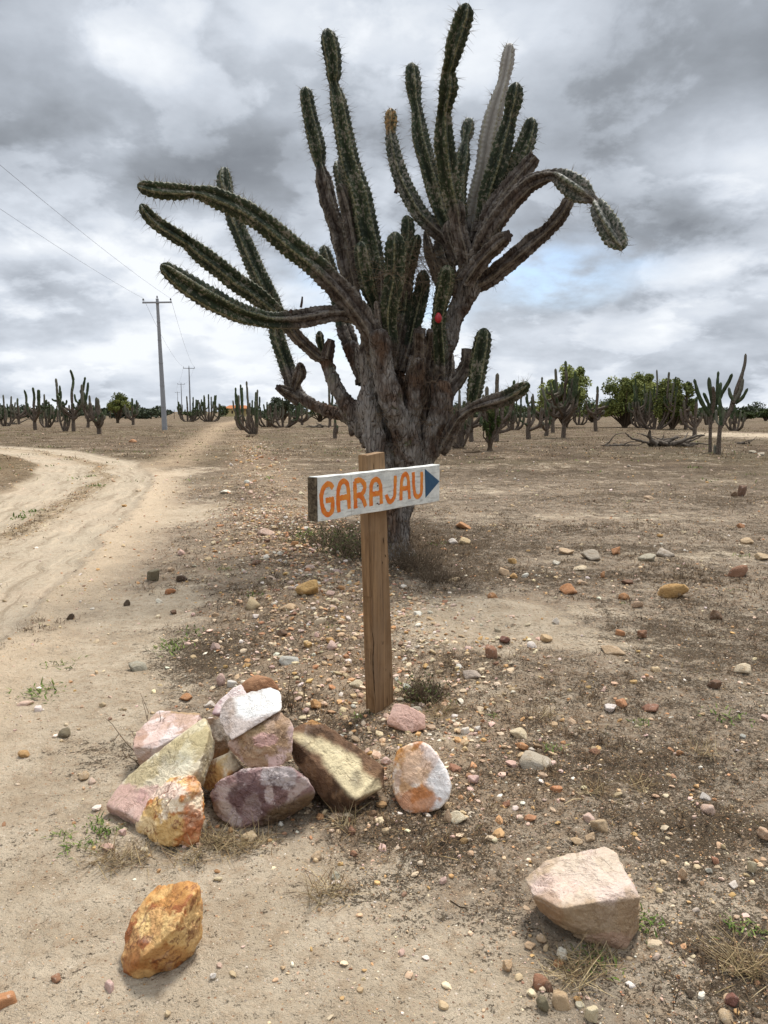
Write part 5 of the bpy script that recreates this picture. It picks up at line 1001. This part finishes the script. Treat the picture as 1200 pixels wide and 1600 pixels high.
BG = [  # px, base py, top py, width px, arms, label, options
 (8, 666, 617, 34, 7, 'dense many-armed cactus at the far left edge of the plain', dict(bushy=True)),
 (30, 663, 622, 26, 5, 'small grey cactus second from the left edge', dict(woody=.9)),
 (55, 672, 606, 44, 6, 'open candelabra cactus with a bare trunk on the far left', dict(trunk=.45)),
 (72, 668, 616, 34, 8, 'bushy cactus between the open candelabra and the tallest one on the left', dict(bushy=True)),
 (115, 674, 579, 62, 10, 'tallest cactus on the left plain with wide spreading arms', dict(trunk=.4)),
 (102, 674, 628, 18, 4, 'short cactus at the left foot of the tallest left cactus', dict(bushy=True)),
 (137, 668, 618, 26, 5, 'pale slanting cactus just right of the tallest left cactus', dict(woody=.9, lean=.1)),
 (155, 678, 622, 30, 6, 'stout stubby dark cactus in front of the round green tree', dict(woody=.8, r=.12)),
 (208, 664, 622, 20, 6, 'narrow cactus just right of the round green tree', dict(trunk=.4)),
 (293, 659, 619, 40, 12, 'first bushy cactus right of the concrete power pole', dict(bushy=True)),
 (327, 659, 616, 38, 12, 'second bushy cactus right of the pole beside the house', dict(bushy=True)),
 (380, 672, 606, 34, 8, 'pale upright cactus at the right side of the footpath', dict(bushy=True, woody=.8)),
 (397, 679, 597, 38, 8, 'dark leaning cactus nearest the footpath', dict(bushy=True, lean=-.12)),
 (442, 668, 622, 64, 14, 'wide low many-armed cactus left of the big cactus', dict(bushy=True, woody=.7)),
 (418, 667, 628, 34, 8, 'grey scrubby cactus behind the leaning one', dict(bushy=True, woody=1.)),
 (472, 664, 630, 26, 6, 'small cactus behind the low left limb of the big cactus', dict(woody=.8)),
 (515, 668, 585, 26, 4, 'slender tall cactus seen through the left limbs of the big cactus', dict(trunk=.2)),
 (524, 685, 655, 8, 2, 'short single stem cactus left of the big trunk', dict(trunk=.5, woody=1.)),
 (717, 700, 610, 46, 8, 'pale many-stemmed cactus directly right of the big trunk', dict(bushy=True, woody=.8, r=.075)),
 (737, 690, 604, 40, 6, 'grey cactus behind the green low branch of the big one', dict(woody=.9, trunk=.3, r=.08)),
 (776, 690, 589, 56, 8, 'tall grey cactus behind the vine-covered one', dict(woody=.9, trunk=.25)),
 (802, 672, 612, 34, 8, 'distant cactus between the vine-covered one and the stumpy one', dict(bushy=True)),
 (826, 686, 634, 34, 4, 'stumpy forked cactus with a thick scarred trunk', dict(trunk=.6, woody=1., r=.1)),
 (853, 681, 640, 20, 4, 'small green-topped cactus left of the tall crowded one', dict(trunk=.5, woody=.7)),
 (864, 676, 612, 24, 5, 'bare grey cactus close behind the tall crowded one', dict(trunk=.4, woody=1.)),
 (880, 684, 566, 58, 15, 'tall crowded candelabra cactus in front of the leafy tree', dict(trunk=.42, woody=.7)),
 (845, 668, 590, 40, 6, 'distant upright cactus left of the tall crowded one', dict(trunk=.3)),
 (931, 674, 604, 42, 8, 'broom-shaped cactus between the two leafy trees', dict(trunk=.5, woody=.8)),
 (905, 664, 622, 26, 5, 'distant low cactus right of the tall crowded one', dict(bushy=True, woody=1.)),
 (1022, 671, 579, 60, 18, 'dense tangled cactus between the dome tree and its neighbour', dict(bushy=True, woody=.8)),
 (1004, 669, 600, 40, 8, 'cactus in the shade of the dome tree', dict(bushy=True, woody=.7)),
 (1085, 681, 620, 36, 7, 'pale twisted cactus left of the pair in front', dict(woody=1., trunk=.35)),
 (1071, 671, 598, 30, 4, 'thin tall cactus behind the pale twisted one', dict(trunk=.5)),
 (1146, 673, 632, 30, 7, 'grey dead-looking cactus right of the pair in front', dict(woody=1., bushy=True)),
 (1105, 664, 636, 26, 5, 'distant cactus seen between the trunks of the pair', dict(bushy=True)),
 (1150, 662, 640, 18, 5, 'smallest distant cactus towards the right edge', dict(bushy=True)),
 (90, 660, 634, 26, 5, 'low distant cactus behind the left group', dict(bushy=True, woody=.8)),
]
for k, (px, py, top, wd, n, lab, kw) in enumerate(BG): bg_cactus(px, py, top, wd, n, lab, 1000 + k * 7, **kw)
# the two nearer cacti on the right, traced
def traced(base, arms, label, Yd, dr):
    G = atz(*base, 0); G[2] = gz(G[0], G[1]); root = tag(empty('cactus', G), label, 'cactus', 'cacti standing on the plain'); rs = np.random.default_rng(int(base[0]))
    for k, (pts, w_, wd0, wd1) in enumerate(arms):
        off = 0 if k == 0 else rs.uniform(-.4, .4); Q = [at(x, y, G[1] + off * min(1, q / (len(pts) - 1)) * (k > 0)) - G for q, (x, y) in enumerate(pts)]; r = [w / 2 / FPX * G[1] for w in w_]
        stem(root, Q, r, wd0, wd1, 'trunk' if k == 0 else 'branch', k > 0, 5)
C8 = lambda X, Y: (900 + X * .25, 540 + Y * .25)
traced((1110, 706), [([C8(838, 680), C8(838, 560), C8(842, 430)], [6, 5, 6], 1, .9),
    ([C8(840, 440), C8(800, 380), C8(770, 320), C8(738, 210)], [6, 7, 6, 5], .5, 0), ([C8(845, 430), C8(830, 370), C8(795, 295)], [6, 6, 5], .5, .3), ([C8(845, 430), C8(850, 340), C8(835, 260), C8(830, 198)], [6, 7, 7, 6], .4, 0),
    ([C8(850, 420), C8(862, 340), C8(856, 255)], [6, 6, 5], .8, .7), ([C8(855, 415), C8(880, 320), C8(884, 230), C8(890, 160)], [6, 6, 5, 4], .5, .3), ([C8(860, 400), C8(890, 320), C8(905, 230)], [6, 6, 5], .3, 0),
    ([C8(880, 370), C8(920, 285), C8(955, 225), C8(976, 175)], [5, 6, 6, 5], .2, 0), ([C8(838, 420), C8(790, 360), C8(745, 270)], [5, 5, 4], .3, 0)],
    'nearer dark green cactus with a thin bare trunk, left one of the pair', 0, 0)
traced((1122, 709), [([C8(888, 690), C8(892, 600), C8(900, 500)], [8, 7, 6], 1, .9), ([C8(898, 520), C8(930, 470), C8(965, 400), C8(985, 340), C8(1010, 270), C8(1040, 170), C8(1055, 110), C8(1060, 50)], [6, 6, 7, 9, 9, 6, 5, 4], 1, .5),
    ([C8(985, 360), C8(1025, 290), C8(1045, 205)], [7, 7, 4], .6, .4), ([C8(990, 350), C8(965, 310), C8(955, 262)], [5, 6, 5], .5, 0), ([C8(995, 362), C8(1040, 325), C8(1074, 266)], [5, 6, 4], .6, .2),
    ([C8(905, 500), C8(905, 430), C8(895, 320)], [6, 7, 5], .2, 0), ([C8(900, 500), C8(880, 470), C8(876, 400)], [4, 5, 4], .5, .3), ([C8(908, 480), C8(918, 440), C8(914, 380)], [4, 5, 4], .2, 0), ([C8(870, 690), C8(868, 660), C8(868, 620)], [4, 5, 4], 0, 0)],
    'tall nearer cactus with a white trunk and long right arm, right one of the pair', 0, 0)

# ============================================================ TREES
def leafm(name, a, b_): return mat(name, lambda t, co, b: t.mix(t.attr('tone'), a, b_), .7, .25)
ML1 = leafm('olive_leaves', S(66, 76, 36), S(150, 154, 84)); ML2 = leafm('dark_leaves', S(42, 54, 28), S(92, 104, 54)); ML3 = leafm('fresh_leaves', S(82, 94, 46), S(172, 176, 104)); ML4 = leafm('far_leaves', S(46, 54, 38), S(78, 86, 60))
MTR = mat('tree_bark', lambda t, co, b: t.mix(t.noise(co, 8, 4, .6), S(58, 46, 36), S(104, 90, 74)), .95, .1)
def tree(px, py, x0, x1, top, bot, label, m_, seed, nl=5000, ls=.13, loose=0., group='leafy trees on the plain', nclump=26, trunkw=.14, name='tree', cat='tree'):
    rs = np.random.default_rng(seed); G = atz(px, py, 0); D = G[1]; G[2] = 0; root = tag(empty(name, G), label, cat, group)
    X0, X1 = (x0 - px) / FPX * D, (x1 - px) / FPX * D; T_ = (642 - top) / FPX * D + CH; B_ = max((642 - bot) / FPX * D + CH, .25); cx, cz = (X0 + X1) / 2, (T_ + B_) / 2; rx, rz = (X1 - X0) / 2, (T_ - B_) / 2
    cl = []; tb = MB()
    for k in range(nclump):
        v = rs.normal(0, 1, 3); v /= np.linalg.norm(v); v *= rs.random() ** .4 * rs.uniform(.7, 1.1); c = np.array([cx + v[0] * rx, v[1] * rx * .9, cz + v[2] * rz * (1 if v[2] > 0 else .8)]); cl.append(c)
        j = np.array([cx * .3 + v[0] * rx * .25, v[1] * .2 * rx, B_ * .7 + .15 * rz]); V_, F_, _ = tube(catmull(np.array([(rs.normal(0, .08), 0, .0), j * .6, j, c * .6 + j * .4 + rs.normal(0, .08, 3), c]), .25), np.interp(np.linspace(0, 1, len(catmull(np.array([(0, 0, 0.), j * .6, j, c * .6 + j * .4, c]), .25))), [0, 1], [1, .2]) if False else .05, 5) if False else (None, None, None)
        Q = catmull(np.array([(rs.normal(0, trunkw * .5), rs.normal(0, .05), -.05), j * .55, j, c * .55 + j * .45 + rs.normal(0, .1, 3), c]), .3); V_, F_, _ = tube(Q, np.linspace(trunkw * rs.uniform(.5, .8), .018, len(Q)), 5); tb.add(V_, F_)
    V_, F_, _ = tube(np.array([(0, 0, -.1), (0, 0, B_ * .35), (cx * .2, 0, B_ * .8 + .1)]), np.array([trunkw * 1.3, trunkw, trunkw * .7]), 8); tb.add(V_, F_)
    obj('trunk', tb.mesh('trunk'), MTR, root)
    cl = np.array(cl); k = rs.integers(len(cl), size=nl); sz = rs.uniform(.10, .36, len(cl)) * (1 - loose * .3); v = rs.normal(0, 1, (nl, 3)); v /= np.linalg.norm(v, axis=1)[:, None]; v *= (rs.random(nl) ** .45)[:, None]
    C = cl[k] + v * np.c_[rx * sz[k], rx * sz[k], rz * sz[k] * 1.1]; C[:, 2] = np.maximum(C[:, 2], .12); n1_ = rs.normal(0, 1, (nl, 3)); n1_ /= np.linalg.norm(n1_, axis=1)[:, None]; n2_ = np.cross(n1_, rs.normal(0, 1, (nl, 3))); n2_ /= np.linalg.norm(n2_, axis=1)[:, None]
    s = ls * rs.uniform(.5, 1.3, nl)[:, None]; V = np.stack([C - n1_ * s, C + n2_ * s * .5, C + n1_ * s, C - n2_ * s * .5], 1).reshape(-1, 3); tone = np.clip(rs.normal(.45, .25, nl) + (rs.random(len(cl)) - .5)[k] * .5, 0, 1)
    obj('crown', mesh_np('crown', V, np.arange(nl * 4).reshape(-1, 4), {'tone': np.repeat(tone, 4)}, False), m_, root)
    return root
tree(184, 661, 160, 212, 616, 650, 'small round dark green tree on the left plain', ML1, 51, 5200, .13)
tree(883, 668, 832, 934, 574, 660, 'large loose leafy tree behind the tall crowded cactus', ML3, 52, 11000, .15, .4, nclump=40)
tree(862, 664, 836, 890, 620, 655, 'dark low tree at the left of the large loose tree', ML2, 53, 3500, .12)
tree(976, 668, 934, 1018, 592, 668, 'dense dome-shaped olive green tree', ML1, 54, 13000, .13, nclump=40)
tree(1000, 662, 950, 1046, 580, 655, 'taller pale green tree rising behind the dome tree', ML3, 55, 9000, .17, .5, nclump=34)
tree(1050, 671, 1020, 1086, 586, 668, 'upright leafy tree right of the tangled cactus', ML1, 56, 11000, .13, nclump=36)
tree(1065, 664, 1050, 1082, 620, 655, 'low dark tree behind the upright leafy tree', ML2, 57, 3000, .14)
tree(925, 660, 902, 952, 634, 656, 'low bright green thicket tree between the dome tree and loose tree', ML3, 58, 4200, .14)
tree(442, 660, 412, 474, 618, 650, 'spreading green tree behind the wide low cactus', ML4, 59, 5200, .15, .6)
tree(347, 651, 336, 358, 634, 650, 'small dark tree left of the house', ML2, 60, 2500, .2)
tree(1110, 660, 1085, 1135, 634, 657, 'dark bushy tree behind the pair of nearer cacti', ML2, 61, 4500, .14)
tree(1160, 659, 1142, 1182, 640, 657, 'dark bushy tree near the right edge', ML2, 62, 4500, .14)
tree(1196, 658, 1182, 1216, 638, 657, 'dark bushy tree cut by the right edge', ML2, 63, 4500, .14)
tree(770, 661, 735, 812, 628, 655, 'dark green tree far behind the vine-covered cactus', ML2, 64, 5000, .15)
tree(690, 660, 660, 722, 632, 655, 'dark tree far behind the big trunk on the right', ML2, 65, 4000, .15)
tree(500, 659, 476, 530, 632, 655, 'dark low tree behind the left limbs of the big cactus', ML2, 66, 4000, .15)
tree(300, 655, 282, 322, 640, 652, 'dark hedge-like tree behind the bushy cacti by the pole', ML2, 67, 3000, .18)
# vine-covered cactus
vc = tree(765, 704, 753, 778, 632, 700, 'cactus smothered by a leafy green vine', ML2, 70, 3000, .055, nclump=20, trunkw=.09, group='cacti standing on the plain', name='vine_covered_cactus', cat='cactus')
for k, (dx_, hh) in enumerate(((-.15, 2.5), (.25, 3.0), (.5, 2.2))): stem(vc, [(0, 0, .3), (dx_ * .8, 0, 1.), (dx_, 0, hh)], [.09, .09, .08], .9, .5)
# the far tree line reads as one mass
rs = np.random.default_rng(5); C_ = []; S_ = []; tb = MB()
for px in np.concatenate([np.arange(-500, -30, 9.), np.arange(-30, 260, 6.), np.arange(400, 720, 9.), np.arange(720, 1230, 7.), np.arange(1230, 1700, 9.)]):
    if rs.random() < .3: continue
    px = px + rs.uniform(-3, 3); Yd = rs.uniform(150, 260); hh = rs.uniform(1.2, 3.8) * Yd / 210; rw = rs.uniform(1.6, 3.2); G = np.array([(px - 600) / FPX * Yd, Yd, 0]); n = 420
    v = rs.normal(0, 1, (n, 3)); v /= np.linalg.norm(v, axis=1)[:, None]; v *= (rs.random(n) ** .4)[:, None]; C_.append(G + np.array([0, 0, hh * .52]) + v * np.array([rw, rw, hh * .5])); S_.append(np.full(n, .3))
    V_, F_, _ = tube(np.array([G, G + [0, 0, hh * .5]]), np.array([.16, .08]), 5); tb.add(V_, F_, tone=.1)
C = np.concatenate(C_); nl = len(C); n1_ = rs.normal(0, 1, (nl, 3)); n1_ /= np.linalg.norm(n1_, axis=1)[:, None]; n2_ = np.cross(n1_, rs.normal(0, 1, (nl, 3))); n2_ /= np.linalg.norm(n2_, axis=1)[:, None]; s = .34 * rs.uniform(.5, 1.3, nl)[:, None]
tb.add(np.stack([C - n1_ * s, C + n2_ * s * .6, C + n1_ * s, C - n2_ * s * .6], 1).reshape(-1, 3), np.arange(nl * 4).reshape(-1, 4), tone=np.repeat(np.clip(rs.normal(.45, .25, nl), 0, 1), 4))
tag(obj('tree_line', tb.mesh('tree_line', False), ML4), 'low dark far-off line of trees and bushes along the horizon', 'trees', kind='stuff')

# ============================================================ POWER LINE
MCO = mat('pole_concrete', lambda t, co, b: t.mix(t.noise(t.scalev(co, 1, 1, .3), 6, 5, .6), S(128, 130, 134), S(160, 162, 164)), .85, .2)
MIN = mat('dark_insulator', lambda t, co, b: S(58, 50, 48), .4, .5)
MWI = mat('wire_metal', lambda t, co, b: S(96, 98, 104), .5, .4)
PH = 10.4
def pole(G, rz, label):
    root = tag(empty('power_pole', G, rz), label, 'power pole', 'concrete power poles along the track'); mb = MB(); n = 12; V = []
    for k in range(n + 1):                                   # I-section (double T) shaft with cross webs
        z = k / n * PH; a = .19 - .095 * k / n; b_ = .13 - .05 * k / n; g_ = a * .35
        V += [(-a, -b_, z), (a, -b_, z), (a, -b_ * .5, z), (g_, -b_ * .35, z), (g_, b_ * .35, z), (a, b_ * .5, z), (a, b_, z), (-a, b_, z), (-a, b_ * .5, z), (-g_, b_ * .35, z), (-g_, -b_ * .35, z), (-a, -b_ * .5, z)]
    mb.add(V, [(k * 12 + j, k * 12 + (j + 1) % 12, (k + 1) * 12 + (j + 1) % 12, (k + 1) * 12 + j) for k in range(n) for j in range(12)])
    for z in (.25, 1.9, 3.6, 5.4, 7.2, 8.6): a = .2 - .095 * z / PH; mb.box((0, 0, z), (2 * a, .30 - .1 * z / PH, .10))
    mb.box((0, 0, PH), (.2, .17, .06)); obj('shaft', mb.mesh('shaft', False), MCO, root)
    mb = MB(); mb.box((0, -.13, PH - .28), (2.3, .10, .12)); mb.box((0, 0, PH - .28), (.24, .2, .16)); obj('crossarm', mb.mesh('crossarm', False), MCO, root)
    for x in (-1.08, 0, 1.08):
        Q = np.array([(x, -.13, z) for z in (PH - .22, PH - .12, PH - .1, PH - .02, PH, PH + .06)]) + (np.array([0, .13, .22]) if x == 0 else 0); V, F, _ = tube(Q, np.array([.02, .02, .07, .06, .045, .01]), 10)
        obj('insulator', mesh_np('insulator', V, F), MIN, root)
    return root
PG = [np.array([-10.2, -6.0, 0.]), atz(257.5, 671, 0), None, None, None]
PG[1] = np.array([*at(257.5, 671, 63)[:2], 0.]); 
for k, (px, ty) in enumerate(((300, 575), (287, 600), (281, 613))):
    Yd = (PH - CH) / (642 - ty) * FPX; PG[2 + k] = np.array([(px - 600) / FPX * Yd, Yd, 0.])
PLAB = [None, 'nearest and tallest concrete power pole with a cross arm', 'second concrete power pole, smaller, right of the nearest', 'third, distant power pole just left of the second', 'farthest and smallest power pole in the row']
POLES = []
for k, G in enumerate(PG):
    rz = math.atan2(*(PG[min(k + 1, 4)] - PG[max(k - 1, 0)])[:2][::1]) * -1 if k else .25
    if k == 1: rz = .05
    if k == 0: POLES.append((G, rz)); pole(G, rz, 'concrete power pole beside the road behind the viewpoint'); continue
    o = pole(G, rz, PLAB[k]); POLES.append((G, rz))
    if k == 1: o.rotation_euler = (0, R(-1.2), rz)
for a in range(4):
    (G1, r1), (G2, r2) = POLES[a], POLES[a + 1]
    for x, nm in ((-1.08, 'left'), (1.08, 'right')):
        def ins(G, r_, lean): p = np.array([x * math.cos(r_), x * math.sin(r_), PH + .04]); p[0] += -math.sin(R(1.2)) * PH * lean; return G + p
        p1, p2 = ins(G1, r1, a == 1), ins(G2, r2, a == 0); L = np.linalg.norm(p2 - p1); s = np.linspace(0, 1, 40)[:, None]; Q = p1 * (1 - s) + p2 * s; Q[:, 2] -= (4 * s * (1 - s) * .010 * L)[:, 0]
        V, F, _ = tube(Q, np.full(40, .010 if a else .007), 5); where = ['from the nearest pole out past the left edge of the sky', 'between the nearest and second poles', 'between the second and third poles', 'between the third and farthest poles'][a]
        tag(obj('power_cable', mesh_np('power_cable', V, F), MWI), f'{nm} overhead cable {where}', 'cable', 'overhead power cables')

# ============================================================ HOUSE AND FENCE
hx = at(365, 642, 215)[0]; H0 = np.array([hx, 215., 0.]); house = tag(empty('house', H0), 'small cream farmhouse with orange tiled roof and shaded porch', 'house'); house.scale = (.55, .8, 1)
MWL = mat('cream_render', lambda t, co, b: t.mix(t.noise(co, 2, 4), S(206, 188, 132), S(224, 208, 156)), .9, .1)
MRF = mat('clay_tiles', lambda t, co, b: t.mix(t.noise(t.scalev(co, 6, 1, 1), 3, 4), S(150, 92, 58), S(186, 124, 82)), .85, .1)
MDK = mat('dark_wood', lambda t, co, b: S(62, 48, 40), .8, .2)
mb = MB(); mb.box((-1.5, 2., 1.1), (6.5, 6, 2.2)); mb.box((4.6, 2.8, 1.1), (5.7, 4.4, 2.2)); obj('wall', mb.mesh('wall', False), MWL, house)
mb = MB(); V = [(-5.4, -1.7, 2.2), (8.1, -1.7, 2.2), (8.1, 5.8, 2.2), (-5.4, 5.8, 2.2), (-2.6, 2., 3.1), (5.6, 2., 3.1)]
mb.add(V, np.array([(0, 1, 5, 4), (2, 3, 4, 5)])); mb.add(V, np.array([(3, 0, 4), (1, 2, 5)])); mb.add(V, np.array([(3, 2, 1, 0)])); obj('roof', mb.mesh('roof', False), MRF, house)
for x in (2.2, 4.4, 6.8, 8.): mb = MB(); mb.box((x - .15, -1.4, 1.1), (.28, .28, 2.2)); obj('porch_post', mb.mesh('porch_post', False), MWL, house)
mb = MB(); mb.box((3.8, .57, 1.0), (.9, .06, 1.95)); obj('door', mb.mesh('door', False), MDK, house)
for x in (-3., -.4): mb = MB(); mb.box((x, -1.03, 1.2), (.8, .06, .8)); obj('window', mb.mesh('window', False), MDK, house)
for (xa, xb, lab) in ((60, 262, 'far wooden post and wire fence left of the house'), (262, 345, 'short run of far fence posts right of the power pole')):
    Yd = 150.; X0, X1 = (xa - 600) / FPX * Yd, (xb - 600) / FPX * Yd; root = tag(empty('fence', (X0, Yd, 0)), lab, 'fence', 'fences at the back of the plain'); n = int((X1 - X0) / 1.6); rs = np.random.default_rng(int(xa))
    for k in range(n):
        h_ = rs.uniform(1.3, 1.9); V, F, _ = tube(np.array([(k * 1.6, 0, -.1), (k * 1.6 + rs.normal(0, .04), 0, h_ * .5), (k * 1.6 + rs.normal(0, .08), 0, h_)]), np.array([.07, .06, .05]), 5); obj('post', mesh_np('post', V, F), MTW, root)
    for z in (.5, 1.1): V, F, _ = tube(np.array([(0, 0, z), (n * .8, 0, z - .03), (n * 1.6, 0, z)]), np.full(3, .008), 4); obj('wire', mesh_np('wire', V, F), MWI, root)

# ============================================================ DEAD WOOD
MDW = mat('bleached_wood', lambda t, co, b: t.mix(t.noise(t.scalev(co, 1, 1, 1), 9, 5, .65), S(54, 47, 41), S(122, 112, 100)), .9, .1)
def deadwood(px, py, wpx, hpx, n, label, seed, r=.05, m_=None, log=False, cat='dead wood', name='dead_branches'):
    rs = np.random.default_rng(seed); G = ground(px, py); W = wpx / FPX * G[1] / 2; H = hpx / FPX * G[1]; root = tag(empty(name, G), label, cat)
    for k in range(n):
        a = rs.uniform(-.5, .5) + (math.pi if rs.random() < .5 else 0); L = W * rs.uniform(.5, 1.1); p = np.array([rs.uniform(-.7, .7) * W, rs.normal(0, .25 * W), r]); Q = [p]; d = np.array([math.cos(a), math.sin(a), rs.uniform(0, .5) if not log else rs.uniform(0, .12)])
        for q in range(4): d = d + rs.normal(0, .28, 3) - np.array([0, 0, .06]); e = Q[-1] + d * L / 4; e[2] = np.clip(e[2], r * .6, H); Q.append(e)
        rr = r * rs.uniform(.4, 1.1); V, F, _ = tube(catmull(np.array(Q), L / 16), np.linspace(rr, rr * .35, len(catmull(np.array(Q), L / 16))), 7); V += (fbm(V * 9, 3, seed + k) * rr * .4)[:, None]; obj('branch', mesh_np('branch', V, F), m_ or MDW, root)
    return root
deadwood(1038, 698, 76, 26, 24, 'grey fallen cactus trunks heaped on the right plain', 31, .12)
deadwood(963, 697, 54, 20, 11, 'bleached fallen branches left of the grey heap', 32, .05)
deadwood(1162, 694, 26, 12, 9, 'brown brush heap near the right edge', 33, .04)
deadwood(738, 707, 44, 12, 12, 'dark tangle of fallen twigs right of the big cactus', 34, .03, MTW)
deadwood(776, 719, 46, 3, 2, 'single dark stick lying flat on the plain right of the big cactus', 35, .04, MTW, True)
deadwood(500, 668, 40, 10, 10, 'fallen branches beyond the low left limb', 36, .09)
deadwood(392, 684, 12, 7, 4, 'small dark lump of dead wood at the foot of the leaning cactus', 37, .09, MTW)
deadwood(262, 667, 16, 22, 16, 'brown dead bush at the foot of the nearest pole', 38, .02, MTW)
deadwood(20, 663, 40, 8, 8, 'fallen branches at the far left edge', 39, .1)
# small black stubs caught on the horizontal limb of the big cactus
for px, py, w_, h_ in ((453, 486, .02, .03), (470, 472, .012, .1), (324, 476, .015, .06), (618, 297, .02, .06)):
    Q = at(px, py, Y0 - .6 if px < 600 else Y0 + .2); V, F, _ = tube(np.array([Q - [0, 0, h_ / 2], Q + [.01, 0, 0], Q + [.015, 0, h_ / 2]]), np.array([w_, w_ * .9, w_ * .6]), 6); obj('dead_stub', mesh_np('dead_stub', V - np.array(cac.location), F), MDK, cac)
